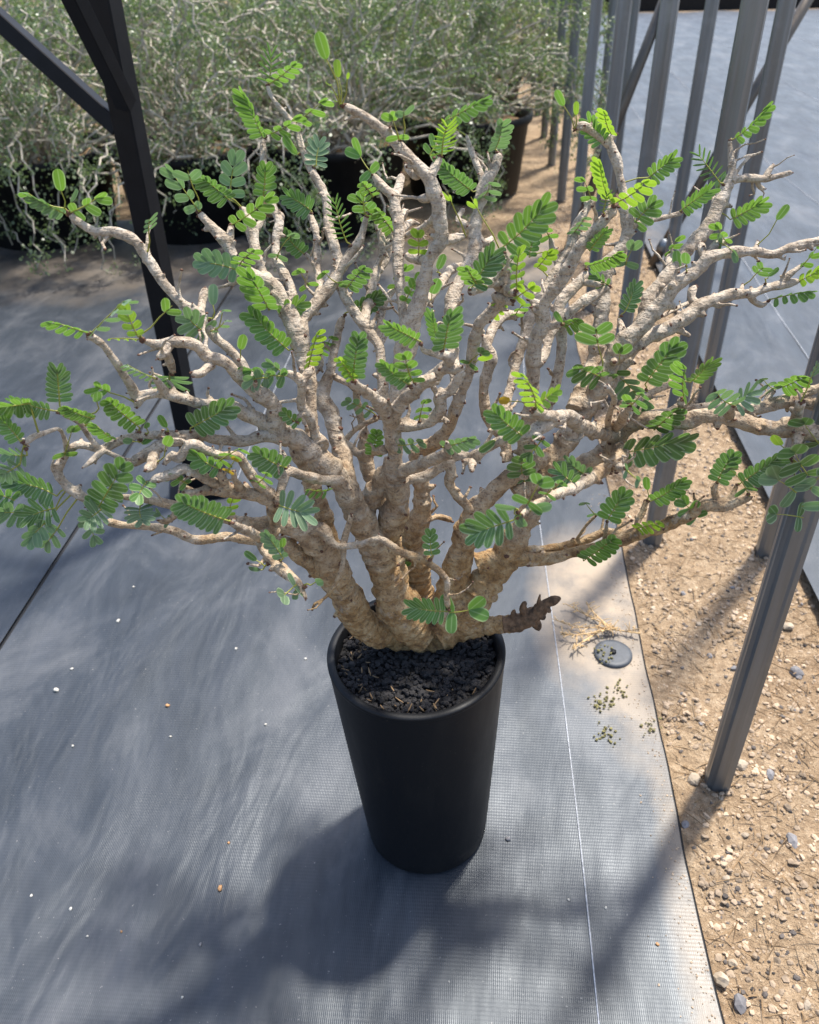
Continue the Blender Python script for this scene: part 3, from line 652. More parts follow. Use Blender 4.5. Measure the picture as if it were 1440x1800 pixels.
def knobs(mb, P, every, rr):
    S = cr_spline(P, 0.004); acc = 0; nxt = rr.uniform(0.4, 1) * every
    for a, b in zip(S, S[1:]):
        acc += math.dist(a[:3], b[:3])
        if acc > nxt:
            nxt = acc + rr.uniform(0.5, 1.6) * every
            t = (Vector(b[:3]) - Vector(a[:3])).normalized(); s = t.orthogonal().normalized()
            s = Matrix.Rotation(rr.uniform(0, 6.28), 3, t) @ s
            q = Vector(a[:3]) - ROOT; r = a[3]; k = rr.uniform(0.3, 0.5) * min(r, 0.009); L = rr.uniform(0.15, 0.9) * min(r, 0.009)
            d = (s + t * rr.uniform(0, 0.8)).normalized()
            mb.tube([q + d * r * 0.4, q + d * r * 0.95, q + d * (r + L * 0.7), q + d * (r + L)], [k * 1.5, k * 1.25, k, k * 0.55], 7)
            if r < 0.009 and rr.random() < 0.34:
                e0 = q + d * r * 0.9; w0 = max(0.0011, min(0.0022, r * 0.35)); n_ = rr.randint(2, 4); tp = [e0]; dd = (d + Vector((0, 0, 0.5))).normalized()
                for _ in range(n_):
                    dd = (dd + Vector((rr.gauss(0, .5), rr.gauss(0, .5), rr.gauss(0.1, .4)))).normalized(); tp.append(tp[-1] + dd * rr.uniform(0.006, 0.015))
                mb.tube(tp, [w0 * (1.25 - 0.5 * i_ / n_) for i_ in range(n_ + 1)], 6); lump(CAPS, tp[-1], w0 * 0.95, rr)
            elif L > 0.3 * k: lump(CAPS, q + d * (r + L * 0.95), k * 0.72, rr)
def remesh(o, vox, sm=2):
    md = o.modifiers.new('remesh', 'REMESH'); md.mode = 'VOXEL'; md.voxel_size = vox; md.use_smooth_shade = True
    if sm: s = o.modifiers.new('smooth', 'SMOOTH'); s.iterations = sm; s.factor = 0.5
trunk = MB(); bspecs = []; CAPS = MB()
for spec in W:
    P = wood_points(spec)
    if spec[0] == 'T':
        tube_wood(trunk, P, 0.32, 0.22, 1.0, 20); knobs(trunk, P, 0.05, rnd)
    else:
        mb = MB(); big = max(p[3] for p in P) > 0.008
        tube_wood(mb, P, 0.17, 0.24, 1.18, 12 if big else 9); knobs(mb, P, 0.017 if big else 0.022, rnd)
        o = mb.build('branch', M['bark'], tree); remesh(o, 0.0013 if big else 0.0009, 1)
        e_, e2_ = Vector(P[-1][:3]), Vector(P[-2][:3]); t_ = (e_ - e2_).normalized(); tr_ = P[-1][3]
        for kk in range(7):
            of = Vector((rnd.gauss(0, 1), rnd.gauss(0, 1), rnd.gauss(0, 1))).normalized() * tr_ * 0.62
            lump(CAPS, e_ - ROOT + t_ * tr_ * rnd.uniform(-0.5, 0.6) + of, tr_ * rnd.uniform(0.28, 0.5), rnd)
        tag(CAPS.build('bud_scales', M['bud'], o), kind='stuff'); CAPS = MB()
# basal burls between the stems
for (x, y, dy, r) in ((748,1112,.01,22),(775,1106,.01,20),(742,1066,.045,20),(805,1080,.01,20)):
    p = at(x, y, Y0 + dy); lump(trunk, p - ROOT, r * pxscale(p), rnd, 0.9, ICO2)
o = trunk.build('trunk', M['bark'], tree); remesh(o, 0.0015, 1); CAPS = MB()
dead = MB()
for spec in DEAD:
    P = wood_points(spec); tube_wood(dead, P, 0.25, 0.25, 1.0, 12)
    if len(P) > 5:
        knobs(dead, P, 0.016, rnd)
o = dead.build('dead_branch_stub', M['deadwood'], tree); remesh(o, 0.0013, 1); o['label'] = 'dark rotten broken branch stub'

# ------------------------------------------------------------------ leaves
# (base x, base y, tip x, tip y, leaflet pairs, leaflet length px, roll, colour[, style])
LV = [
(153,585,82,563,5,24,45,'m'),(162,584,226,521,4,30,50,'g'),(243,592,222,545,4,22,25,'y'),(245,590,303,537,1,32,20,'m','P'),(243,597,185,595,4,8,75,'y'),
(105,712,100,648,8,27,0,'d'),(95,722,22,706,8,26,28,'d'),(52,708,2,716,4,32,40,'m'),(166,735,112,713,7,19,32,'m'),(236,707,168,680,2,30,35,'m','P'),
(246,752,184,700,7,24,15,'m'),(202,772,165,744,5,22,40,'m'),(168,725,172,690,0,34,20,'d'),(36,776,0,734,6,24,15,'m'),(112,802,126,758,2,28,30,'m'),
(100,872,20,846,7,31,25,'d'),(98,893,52,907,5,33,0,'d'),(172,894,219,814,6,34,0,'d'),(180,893,153,913,5,33,0,'g'),(246,893,250,917,5,30,0,'g'),
(257,848,243,872,3,24,0,'m'),(42,905,2,900,4,32,20,'g'),(26,880,-10,868,4,34,20,'d'),(85,915,52,948,4,27,20,'g'),(104,925,82,955,3,26,0,'g'),(155,916,166,946,3,24,0,'g'),
(48,800,12,798,4,26,20,'g'),(36,815,3,834,4,26,10,'g'),(278,812,300,766,0,38,0,'m'),(250,780,276,760,0,34,30,'d'),(246,778,218,774,0,27,20,'g'),(258,763,257,740,0,24,20,'d'),
(296,758,280,728,0,28,20,'m'),(298,660,298,673,4,42,0,'g'),(274,666,216,637,6,16,45,'g'),(335,752,402,716,6,33,12,'d'),(363,584,330,560,4,33,10,'g'),(370,582,397,563,2,14,50,'g'),
(417,638,429,588,0,34,0,'m','P'),(508,616,440,550,7,29,20,'m'),(473,545,438,480,5,36,35,'m'),(542,646,560,578,6,21,30,'y'),(507,660,430,650,4,29,30,'d'),(470,664,440,668,3,26,30,'g'),
(622,669,632,588,8,26,0,'d'),(621,669,594,628,6,15,20,'y'),(657,726,608,704,4,19,20,'g'),(526,746,500,726,4,16,10,'m'),(504,822,452,796,5,29,12,'d'),(403,916,313,880,9,35,12,'d'),
(400,908,414,864,4,17,20,'y'),(490,888,537,902,5,37,0,'g'),(577,862,538,860,4,18,30,'m'),(388,824,345,800,4,26,15,'m'),(384,812,426,786,3,27,30,'m'),(400,830,413,809,2,14,0,'o'),
(739,600,680,570,8,26,30,'m'),(780,616,792,550,6,33,20,'d'),(772,604,760,552,7,22,45,'m'),(719,676,671,638,7,21,22,'m'),(728,672,711,624,4,29,20,'m'),(657,800,663,757,6,20,0,'m'),
(690,781,742,776,4,21,30,'g'),(778,786,831,770,5,24,25,'g'),(738,735,746,704,3,20,20,'m'),(823,642,846,620,2,23,20,'d'),(830,634,863,629,0,32,40,'y'),(922,768,868,724,6,30,12,'m'),
(942,718,916,652,6,26,25,'y'),(940,716,976,688,4,22,30,'y'),(932,713,874,700,0,30,10,'o','P'),(923,848,917,805,4,31,0,'d'),(926,888,947,850,2,40,0,'d'),(930,896,966,892,0,42,25,'g'),(905,896,921,932,0,42,10,'g'),(906,893,874,886,0,38,40,'g'),
(903,914,836,937,5,41,0,'d'),(760,977,757,938,4,19,0,'m'),(712,1002,655,969,6,28,22,'m'),(786,1075,724,1069,7,29,5,'m'),(790,1077,826,1072,2,42,10,'m'),(498,982,470,940,5,22,25,'g'),(497,975,496,946,0,30,20,'m'),
(522,1027,500,1046,2,32,0,'g'),(540,1026,572,1020,0,32,10,'g'),(521,1032,518,1054,0,24,0,'g'),(466,996,430,970,0,26,10,'m','P'),(462,1001,436,1000,0,24,40,'g'),
(1058,662,1048,576,2,44,15,'d','P'),(1070,672,1010,646,5,32,25,'d'),(1080,660,1090,620,2,32,10,'d'),(1134,676,1188,605,6,33,25,'d'),(1090,664,1132,716,5,36,15,'g'),(1203,702,1206,640,5,28,28,'m'),(1214,672,1247,638,6,28,38,'m'),
(1085,797,1202,774,6,44,30,'d'),(1150,756,1192,719,5,28,28,'d'),(1372,681,1416,660,5,26,32,'m'),(1290,712,1258,690,4,33,20,'g'),(1292,713,1317,690,4,32,20,'g'),(1300,851,1372,804,8,28,18,'d'),(1261,849,1290,799,6,24,8,'d'),(1312,862,1284,824,2,27,20,'d'),
(1144,881,1202,844,7,24,22,'m'),(1139,878,1137,836,0,28,10,'m','P'),(1118,929,1162,917,5,18,20,'y'),(1225,910,1204,884,3,26,10,'m'),(1068,916,1096,870,5,28,10,'m'),(1026,986,1082,944,7,26,15,'m'),
(1412,910,1364,904,2,34,0,'d'),(1400,866,1368,844,2,46,10,'g'),(1422,836,1394,790,3,46,15,'d'),(1442,782,1414,745,2,38,20,'d'),(1392,802,1360,770,0,36,20,'y'),(1410,890,1442,890,0,40,20,'g'),(1425,860,1445,835,2,40,20,'g'),(1408,706,1436,640,3,22,45,'g','P'),
(881,436,957,362,6,40,28,'m'),(829,506,866,446,6,33,20,'d'),(909,508,914,435,5,19,35,'y'),(905,526,937,504,3,24,20,'y'),(753,530,770,492,0,44,10,'d'),(768,478,781,446,0,32,10,'d'),(711,532,736,488,4,23,20,'m'),(736,446,735,412,3,23,10,'y'),
(692,408,658,364,6,20,20,'m'),(658,384,631,348,3,30,20,'d'),(656,346,637,321,4,18,20,'m'),(655,306,633,274,2,32,20,'m'),(610,549,667,519,6,23,28,'d'),(832,337,774,288,8,24,15,'d'),(777,273,785,222,8,29,20,'y','C'),(776,216,856,172,6,25,38,'d'),
(702,246,690,210,2,28,20,'m'),(710,242,710,192,1,26,20,'g','P'),(755,272,772,248,3,28,20,'m'),(599,184,558,54,0,46,0,'m','P'),(599,184,592,104,0,28,0,'y','P'),(601,184,613,128,0,12,0,'y','P'),(598,184,582,150,3,12,40,'y','C'),
(470,150,476,100,6,26,0,'m','C'),(474,147,521,110,5,20,35,'m'),(465,246,428,160,9,29,30,'m'),(470,236,526,204,4,25,30,'m'),(520,216,571,174,3,28,30,'m'),(523,272,500,238,0,38,30,'m'),(556,291,561,254,5,24,0,'g'),
(350,372,300,300,4,30,30,'g'),(352,370,330,300,1,34,10,'g','P'),(404,352,354,310,7,28,18,'d'),(406,348,413,280,4,30,25,'g'),(405,396,476,345,5,28,28,'m'),(462,346,466,294,5,24,15,'m'),(420,476,354,460,5,28,8,'g'),(421,466,447,439,4,25,20,'m'),
(549,372,508,345,6,26,15,'d'),(536,447,498,408,6,20,15,'d'),(486,456,512,414,2,24,20,'g'),(610,426,590,358,8,22,0,'m','C'),(494,556,527,534,4,28,15,'m'),(546,502,529,478,2,26,20,'m'),(610,506,642,468,5,25,25,'d'),(374,560,375,500,0,36,0,'g','P'),(385,575,392,545,2,22,30,'g'),
(117,376,58,346,6,24,38,'g'),(112,366,40,335,5,20,50,'m'),(113,368,101,297,0,42,0,'m','P'),(124,373,176,345,3,30,30,'m'),(260,442,262,385,3,22,30,'g','P'),(118,374,132,330,0,26,40,'g','P'),
(1076,356,1054,280,8,23,40,'y'),(1080,356,1141,314,5,25,30,'y'),(1062,252,1037,214,6,25,18,'m'),(1076,236,1062,194,6,19,35,'y'),(1140,312,1182,279,6,25,22,'m'),(1115,396,1146,360,4,31,20,'d'),(1060,372,1066,344,5,18,30,'d','C'),
(1037,441,1066,404,7,19,30,'m'),(1030,466,1096,440,8,21,40,'m'),(1100,466,1111,438,2,28,20,'g'),(1097,550,1115,504,6,23,20,'d'),(994,576,1017,561,4,23,20,'m'),(1071,501,1049,485,4,21,30,'d'),(1195,371,1247,334,8,27,32,'m'),(1287,246,1351,184,6,21,45,'m'),
(1266,321,1230,274,7,23,0,'d','C'),(1284,386,1337,357,6,27,25,'m'),(1331,431,1386,360,0,30,10,'d','P'),(1355,526,1427,512,5,21,48,'d'),(1306,502,1342,470,2,22,20,'d','P'),(1192,474,1190,443,0,34,10,'d'),(1206,474,1207,440,0,36,10,'d'),(1345,490,1368,470,0,22,30,'d'),
(1011,228,978,158,0,30,10,'m','P'),(1012,226,1014,178,0,22,10,'y','P'),(930,452,941,410,5,17,20,'m'),(819,416,786,336,1,26,50,'y','P'),(879,440,828,346,1,24,50,'y','P'),(870,262,882,214,6,25,15,'g'),(848,348,862,318,3,28,15,'g'),
(1040,352,1025,312,3,22,30,'m'),(1008,410,1030,380,4,20,30,'g'),(968,418,955,390,3,22,20,'m'),(945,470,968,440,4,20,30,'y'),(880,470,905,452,3,22,30,'g'),(1255,345,1270,315,3,20,30,'g'),(1176,445,1190,420,3,20,30,'m'),
(1409,468,1440,430,3,22,40,'m'),(1404,494,1440,474,4,20,40,'y'),(1277,426,1262,398,3,24,25,'m'),(1262,425,1290,442,2,24,30,'g'),(990,570,975,548,0,24,20,'m'),(905,555,920,535,3,18,30,'m'),(645,380,640,345,4,16,20,'y','C'),
(598,500,572,480,2,24,20,'m'),(693,508,712,470,3,22,25,'m'),(560,620,585,590,4,18,30,'m'),(498,655,478,640,3,22,20,'g'),(450,850,470,830,3,20,20,'m'),(330,850,300,835,3,20,25,'m'),(205,880,190,850,4,24,20,'g'),(300,918,282,905,2,16,20,'g'),
(1362,684,1340,665,3,20,20,'g'),(1048,906,1030,885,2,18,20,'g'),(1100,824,1120,842,2,20,30,'g'),(1010,850,985,830,4,30,15,'d'),(1035,836,1000,812,5,28,25,'g'),(960,870,985,850,2,22,20,'d'),(955,770,930,800,3,24,10,'d'),(940,790,960,812,0,28,20,'g'),
(1110,712,1098,690,0,34,20,'m'),(1107,715,1130,690,3,26,20,'d'),(870,775,845,790,0,34,30,'d'),(845,508,820,470,5,24,25,'m'),(880,530,870,552,3,20,20,'y'),
]
def leaflet_mesh(rat, fold, curl, round_):
    """one leaflet along +Y, unit length, half width rat, folded a little along its midrib; returns verts, faces, uvs"""
    n = 7; vs, uv, fs = [], [], []
    for i in range(n + 1):
        t = i / n
        t = (0, .05, .18, .38, .60, .80, .93, 1.0)[i]
        wdt = rat * (0.22, .50, .82, .95, 1.0, .96, .70, .26)[i]
        z = -curl * (t - 0.3) ** 2
        for k, c in enumerate((-1, -0.5, 0, 0.5, 1)):
            vs.append(Vector((wdt * c, t - (0.012 if i in (0,) else 0) , z + abs(c) * fold * wdt))); uv.append((0.5 + 0.5 * c if 0 < i < n else (0.5 + 0.49 * c), t))
    for i in range(n):
        for k in range(4):
            a = i * 5 + k; fs.append((a, a + 1, a + 6, a + 5))
    return vs, fs, uv
VARIANTS = [leaflet_mesh(0.17, 0.18, 0.05, 0.55), leaflet_mesh(0.17, 0.28, 0.12, 0.55), leaflet_mesh(0.17, 0.12, 0.0, 0.5)]
BROAD = leaflet_mesh(0.25, 0.22, 0.08, 0.6)
THIN = leaflet_mesh(0.075, 0.9, 0.15, 0.6)
def mesh_uv(name, vs, fs, uvs, mat):
    me = bpy.data.meshes.new(name); me.from_pydata([tuple(v) for v in vs], [], fs); me.update()
    ul = me.uv_layers.new(name='UVMap')
    for lp in me.loops: ul.data[lp.index].uv = uvs[lp.vertex_index]
    me.polygons.foreach_set('use_smooth', [True] * len(me.polygons)); me.materials.append(mat); return me
shared = {}
def leaf_nodes(x, y):
    return min(nodes, key=lambda q: (q[0] - x) ** 2 + (q[1] - y) ** 2 + 260 * q[2])
big_idx = set(sorted(range(len(LV)), key=lambda i: -LV[i][5] * (1 + LV[i][4] * 0.2) if (len(LV[i]) < 9) else 0)[:30])
lr = random.Random(21); nleaflets = 0
for li, L in enumerate(LV):
    bx, by, tx, ty, npair, lw, roll, col = L[:8]; style = L[8] if len(L) > 8 else ''
    nd = leaf_nodes(bx, by); far = math.hypot(nd[0] - bx, nd[1] - by)
    depth = Y0 + nd[2] - 0.6 * nd[3] * pxscale(nd[4])
    dpt = lr.uniform(-0.03, 0.012)
    if npair > 2 and style == '': tx, ty = bx + (tx - bx) * 0.87, by + (ty - by) * 0.87
    p0 = at(bx, by, depth); p1 = at(tx, ty, depth + dpt); s = pxscale(p0)
    a = (p1 - p0); plen = a.length; a = a.normalized() if plen > 1e-6 else Vector((0, 0, 1))
    view = (CAM - p0).normalized(); nrm = (view - a * view.dot(a)).normalized(); side = a.cross(nrm)
    upside = 1 if side.z > 0 else -1
    hero = roll < 15
    fold = R(lr.uniform(6, 18) if hero else lr.uniform(10, 30)); rl = R(roll * 1.15 + (lr.uniform(-4, 6) if hero else lr.uniform(-8, 14))) * -upside * (1 if roll >= 0 else 1)
    q = Matrix.Rotation(rl, 3, a); nrm = q @ nrm; side = q @ side
    lw_m = lw * s * 0.97; items = []; stalk = MB()
    def place(pos, d, ln, base, face, wx=1.0):
        d = d.normalized(); zf_ = (face - d * face.dot(d)).normalized(); xf = d.cross(zf_)
        mt = Matrix(((xf.x, d.x, zf_.x, pos.x), (xf.y, d.y, zf_.y, pos.y), (xf.z, d.z, zf_.z, pos.z), (0, 0, 0, 1)))
        items.append((mt @ Matrix.Diagonal((ln * wx, ln, ln, 1)), base))
    rel = lambda p: p - ROOT
    # stalk from the wood to the leaf base
    if far > 3 and far < 70:
        stalk.tube([rel(nd[4]), rel(nd[4].lerp(p0, 0.6) + Vector((0, 0, 0.002))), rel(p0)], [0.0011, 0.0009, 0.0008], 5, False)
    if npair == 0 or style == 'P':
        # long bare stalk with leaflets only at its end
        ln = lw_m; end = p1; root_ = p0
        if npair == 0:
            st_end = p1 - a * min(ln, plen); mid = p0.lerp(st_end, 0.5) + nrm * 0.002 + side * plen * 0.05
            if (st_end - p0).length > 0.002: stalk.tube([rel(p0), rel(mid), rel(st_end)], [0.0009, 0.0007, 0.0006], 5, False)
            place(rel(st_end), a + nrm * lr.uniform(-0.2, 0.2), ln, BROAD, nrm)
        else:
            st_end = p0.lerp(p1, 0.62); mid = p0.lerp(st_end, 0.5) + side * plen * 0.04
            stalk.tube([rel(p0), rel(mid), rel(st_end), rel(p1)], [0.0010, 0.0008, 0.0007, 0.0004], 5, False)
            for k in range(npair):
                t = (k + 0.5) / npair; pos = st_end.lerp(p1, t)
                for sg in (-1, 1):
                    d = side * sg * math.cos(R(38 + 12 * t)) + a * math.sin(R(38 + 12 * t)) + nrm * 0.2
                    place(rel(pos), d, ln * lr.uniform(0.85, 1.05), BROAD if npair < 3 else VARIANTS[0], nrm + side * sg * -0.3)
    else:
        bow = side * plen * lr.uniform(-0.06, 0.06) + nrm * plen * lr.uniform(-0.04, 0.08)
        R_ = lambda t: p0.lerp(p1, t) + bow * 4 * t * (1 - t)
        stalk.tube([rel(R_(t)) for t in (0, .25, .5, .75, 1)], [0.0009, 0.0008, 0.0007, 0.0006, 0.0004], 5, False)
        gap = plen * 0.88 / max(npair - 1, 1)
        for k in range(npair):
            t = 0.14 + 0.84 * (k / max(npair - 1, 1)) if npair > 1 else 0.8
            ang = R(-16 + 84 * t ** 1.2) if plen < lw_m * 1.4 else R(4 + 62 * t ** 1.2)
            prof_ = 0.80 + 0.28 * min(1.0, t * 1.25) - 0.10 * max(0, t - 0.8) * 5
            for sg in (-1, 1):
                an = ang + R(lr.uniform(-5, 5))
                d = side * sg * math.cos(an) + a * math.sin(an)
                d = (d + nrm * math.tan(fold) * lr.uniform(0.7, 1.2)).normalized()
                base = THIN if style == 'C' else VARIANTS[lr.randrange(3)]
                wx = 1.0 if style == 'C' else min(max(gap * 0.66 / lw_m, 0.165), 0.30) / 0.17
                place(rel(R_(t)), d, lw_m * prof_ * lr.uniform(0.92, 1.06), base, nrm - side * sg * 0.25 + a * 0.10, wx)
    if not stalk.v: stalk.tube([rel(p0), rel(p0.lerp(p1, 0.1))], [0.0008, 0.0007], 5, False)
    # brown bud scale at the base
    if far < 25: 
        bb = MB(); lump(bb, rel(p0.lerp(nd[4], 0.5)), 0.0030, lr); bud = bb
    else: bud = None
    if li in big_idx and nleaflets + len(items) <= 300:
        lo = stalk.build('leaf', M['stalk'], tree)
        for mt, base in items:
            key = (id(base), col)
            if key not in shared: shared[key] = mesh_uv('leaflet', base[0], base[1], base[2], M[col])
            ob = bpy.data.objects.new('leaflet', shared[key]); link(ob); ob.parent = lo; ob.matrix_local = mt
            nleaflets += 1
    else:
        vs2, fs2, uv2 = [], [], []
        for mt, base in items:
            b0 = len(vs2); vs2 += [mt @ v for v in base[0]]; fs2 += [tuple(i + b0 for i in f) for f in base[1]]; uv2 += base[2]
        nb = len(vs2); nf = len(fs2); vs2 += [Vector(v) for v in stalk.v]; fs2 += [tuple(i + nb for i in f) for f in stalk.f]; uv2 += [(0.3, 0.5)] * len(stalk.v)
        me = mesh_uv('leaf', vs2, fs2, uv2, M[col]); me.materials.append(M['stalk'])
        for pi in range(nf, len(fs2)): me.polygons[pi].material_index = 1
        lo = bpy.data.objects.new('leaf', me); link(lo); lo.parent = tree
    if bud: bud.build('bud', M['bud'], lo)

# ------------------------------------------------------------------ steel posts on the right
def rowpt(a, t): return Vector((a, 0, 0)) + ROWD * t
def steel_post(x, y, h, r, label, group, mat='steel'):
    root = empty('steel_post', (x, y, -0.02)); tag(root, label, 'post', group)
    mb = MB(); n = 28; prof_ = []  # rounded square with rolled grooves
    for k in range(n):
        a = 2 * math.pi * (k + 0.5) / n; ca, sa = math.cos(a), math.sin(a); rr = r * 0.96 / (abs(ca) ** 5 + abs(sa) ** 5) ** 0.2
        if k % 7 in (2, 4): rr *= 0.93
        prof_.append((rr * ca, rr * sa))
    rot = Matrix.Rotation(-0.32, 3, 'Z'); vs_ = []
    for z in (0.0, h): vs_ += [rot @ Vector((px_, py_, z)) for px_, py_ in prof_]
    fs_ = [(k, (k + 1) % n, n + (k + 1) % n, n + k) for k in range(n)] + [tuple(range(n, 2 * n))]
    mb.add(vs_, fs_); mb.build('channel', M[mat], root, smooth=False)
    col = MB(); 
    for i in range(14):
        a = rnd.uniform(0, 6.28); lump(col, (r * 1.3 * math.cos(a), r * 1.25 * math.sin(a), 0.018), rnd.uniform(0.003, 0.007), rnd)
    tag(col.build('soil_collar', M['gravel'], root, smooth=False), kind='stuff')
    return root
words = ['nearest', 'second', 'third', 'fourth', 'fifth', 'sixth', 'seventh', 'eighth', 'ninth', 'tenth', 'eleventh', 'twelfth', 'thirteenth', 'fourteenth']
r1 = [ground(1262, 1370).xy, ground(1147, 948).xy]
t1 = [(p.x, p.y) for p in r1] + [(rowpt(0.472, 1.67 + 0.74 * k).x, rowpt(0.472, 1.67 + 0.74 * k).y) for k in range(1, 12)]
for i, (x, y) in enumerate(t1):
    lab = 'dark grey steel post nearest the camera, planted in the sand right of the pot' if i == 0 else '%s steel post from the camera in the row beside the ground cloth' % words[i]
    steel_post(x, y, 1.34, 0.0235, lab, 'steel posts in the row on the sand strip')
t2 = [ground(1345, 968).xy, ground(1237, 702).xy]
t2 = [(p.x, p.y) for p in t2] + [(rowpt(0.755, 2.39 + 0.77 * k).x, rowpt(0.755, 2.39 + 0.77 * k).y) for k in range(1, 10)]
for i, (x, y) in enumerate(t2):
    lab = '%s steel post from the camera in the row at the edge of the right-hand cloth' % words[i]
    steel_post(x, y, 1.34, 0.0225, lab, 'steel posts in the row at the right-hand cloth')
def brace(p0, p1, r, label):
    root = empty('diagonal_brace', p0); tag(root, label, 'brace')
    mb = MB(); d = Vector(p1) - Vector(p0); mb.tube([Vector((0, 0, 0)), d * 0.5, d], [r, r, r], 14); mb.build('tube', M['brace'], root)
    cl = MB(); u = d.normalized(); cl.tube([d * 0.05 , d * 0.05 + u * 0.05], [r * 1.25] * 2, 14); cl.build('sleeve', M['steel'], root)
gA = ground(1000, 436); dA = at(1172, -10, gA.y + 0.1); e = gA + (dA - gA) * 1.3
brace(gA, e, 0.022, 'brown steel brace slanting up from the sand among the far posts')
gB = ground(1146, 468); dB = at(1420, 0, gB.y + 0.15); e = gB + (dB - gB) * 1.3
brace(gB, e, 0.021, 'brown steel brace slanting up to the right above the right-hand cloth')
# far edging and dark bed behind the right-hand cloth
mb = MB(); mb.box((8, 13.75, 0.10), 16, 0.08, 0.28, ROWA * 0); o = mb.build('edging_board', M['tub'], smooth=False)
tag(o, 'long low dark edging board closing the far end of the right-hand cloth', 'edging')

# ------------------------------------------------------------------ black steel frame on the left
F0 = ground(352, 862)
fr = empty('braced_post', (F0.x, F0.y, 0.0)); tag(fr, 'black square steel post with two slanting arms standing left behind the tree', 'frame post')
def bar(name, p0, p1, wd, twist, parent, off):
    p0, p1 = Vector(p0) - off, Vector(p1) - off; t = (p1 - p0).normalized()
    sx = (Vector((0, 1, 0)) if abs(t.z) < 0.95 else Vector((1, 0, 0))); sx = (sx - t * sx.dot(t)).normalized(); sy = t.cross(sx)
    q = Matrix.Rotation(twist, 3, t); sx, sy = q @ sx, q @ sy; mb = MB(); vs_ = []
    bv = 0.12
    sec = [(-1, -1 + bv), (-1 + bv, -1), (1 - bv, -1), (1, -1 + bv), (1, 1 - bv), (1 - bv, 1), (-1 + bv, 1), (-1, 1 - bv)]
    for p in (p0, p1): vs_ += [p + (sx * a + sy * b) * wd / 2 for a, b in sec]
    fs_ = [(k, (k + 1) % 8, 8 + (k + 1) % 8, 8 + k) for k in range(8)] + [tuple(reversed(range(8))), tuple(range(8, 16))]
    mb.add(vs_, fs_); return mb.build(name, M['blacksteel'], parent, smooth=False)
off = Vector((F0.x, F0.y, 0))
top = Vector((F0.x, F0.y, 2.4))
bar('post', (F0.x, F0.y, 0.0), top, 0.050, R(-16), fr, off)
def on_post(y):        # point on the post at photo row y
    lo, hi = 0.0, 2.4
    best = min((abs(((Vector((F0.x, F0.y, z)) - CAM).dot(down) / (Vector((F0.x, F0.y, z)) - CAM).dot(FW)) * FPX + 900 - y), z) for z in [i * 0.005 for i in range(480)])
    return Vector((F0.x, F0.y, best[1]))
n1 = on_post(225); e1 = at(-60, -18, F0.y + 0.12)
bar('arm', n1 + Vector((-0.02, 0.0, 0)), e1, 0.035, R(0), fr, off)
n2 = on_post(178); e2 = at(100, -65, F0.y - 0.22)
bar('arm', n2 + Vector((0.012, -0.03, 0)), e2, 0.033, R(-22), fr, off)
mb = MB(); mb.box((0, 0, 0.026), 0.15, 0.15, 0.012, 0.2); mb.build('base_plate', M['blacksteel'], fr, smooth=False)

# ------------------------------------------------------------------ potted wire shrubs behind
def make_shrub(seed, rad, hgt, nst, nleaf, lmat, droop):
    rr = random.Random(seed); st = MB(); lf = MB()
    for s in range(nst):
        az = rr.uniform(0, 6.283); tilt = rr.uniform(0.15, 1.25); p = Vector((rr.gauss(0, .07), rr.gauss(0, .07), 0.0))
        d = Vector((math.cos(az) * math.sin(tilt), math.sin(az) * math.sin(tilt), math.cos(tilt)))
        steps = rr.randint(16, 28); pts = [p.copy()]; sg = 1
        for i in range(steps):
            t = i / steps
            sidev = d.cross(Vector((0, 0, 1))); sidev = sidev.normalized() if sidev.length > .01 else Vector((1, 0, 0))
            tw = Matrix.Rotation(rr.uniform(-1.2, 1.2), 3, d.normalized()) @ sidev
            step = rr.uniform(0.032, 0.070) * (1.1 if t < .5 else 0.9)
            p = p + (d.normalized() + tw * sg * 0.62).normalized() * step; sg = -sg
            d = (d + Vector((rr.gauss(0, .07), rr.gauss(0, .07), -droop * 1.15 * (0.35 + t) + rr.gauss(0, .04))) * 0.6).normalized()
            rxy = math.hypot(p.x, p.y)
            if p.z > hgt: d.z -= 0.35
            if rxy > rad: d = (d + Vector((-p.x, -p.y, 0)) / rxy * 0.3 + Vector((0, 0, -0.12))).normalized()
            if p.z < -0.42: break
            pts.append(p.copy())
        n = len(pts)
        if n < 4: continue
        st.tube(pts, [0.0068 * (1 - 0.72 * i / n) for i in range(n)], 4, False)
        for k in range(int(nleaf * n / 150)):
            i = min(n - 1, int(n * rr.uniform(0.22, 1.0) ** 0.8)); b = pts[i] + Vector((rr.gauss(0, .012), rr.gauss(0, .012), rr.gauss(0, .01)))
            for _ in range(rr.randint(5, 16)):
                L = rr.uniform(0.008, 0.018); wdt = L * rr.uniform(0.28, 0.5)
                a = Vector((rr.gauss(0, 1), rr.gauss(0, 1), rr.gauss(0.2, .8))).normalized(); c = a.orthogonal().normalized(); c = Matrix.Rotation(rr.uniform(0, 6.28), 3, a) @ c
                q = b + Vector((rr.gauss(0, .021), rr.gauss(0, .021), rr.gauss(0, .016)))
                lf.add([q, q + a * L * .5 + c * wdt, q + a * L, q + a * L * .5 - c * wdt], [(0, 1, 2, 3)])
    return st.mesh('stems'), lf.mesh('foliage')
SH = [make_shrub(3, 0.74, 0.70, 84, 150, 'shrub', 0.20), make_shrub(11, 0.68, 0.78, 86, 170, 'shrub', 0.17), make_shrub(29, 0.68, 0.66, 76, 210, 'shrub', 0.10), make_shrub(41, 0.74, 0.60, 80, 110, 'shrub', 0.24)]
for k, (a, b) in enumerate(SH):
    a.materials.append(M['twig']); b.materials.append(M['shrub2'] if k == 2 else M['shrub'])
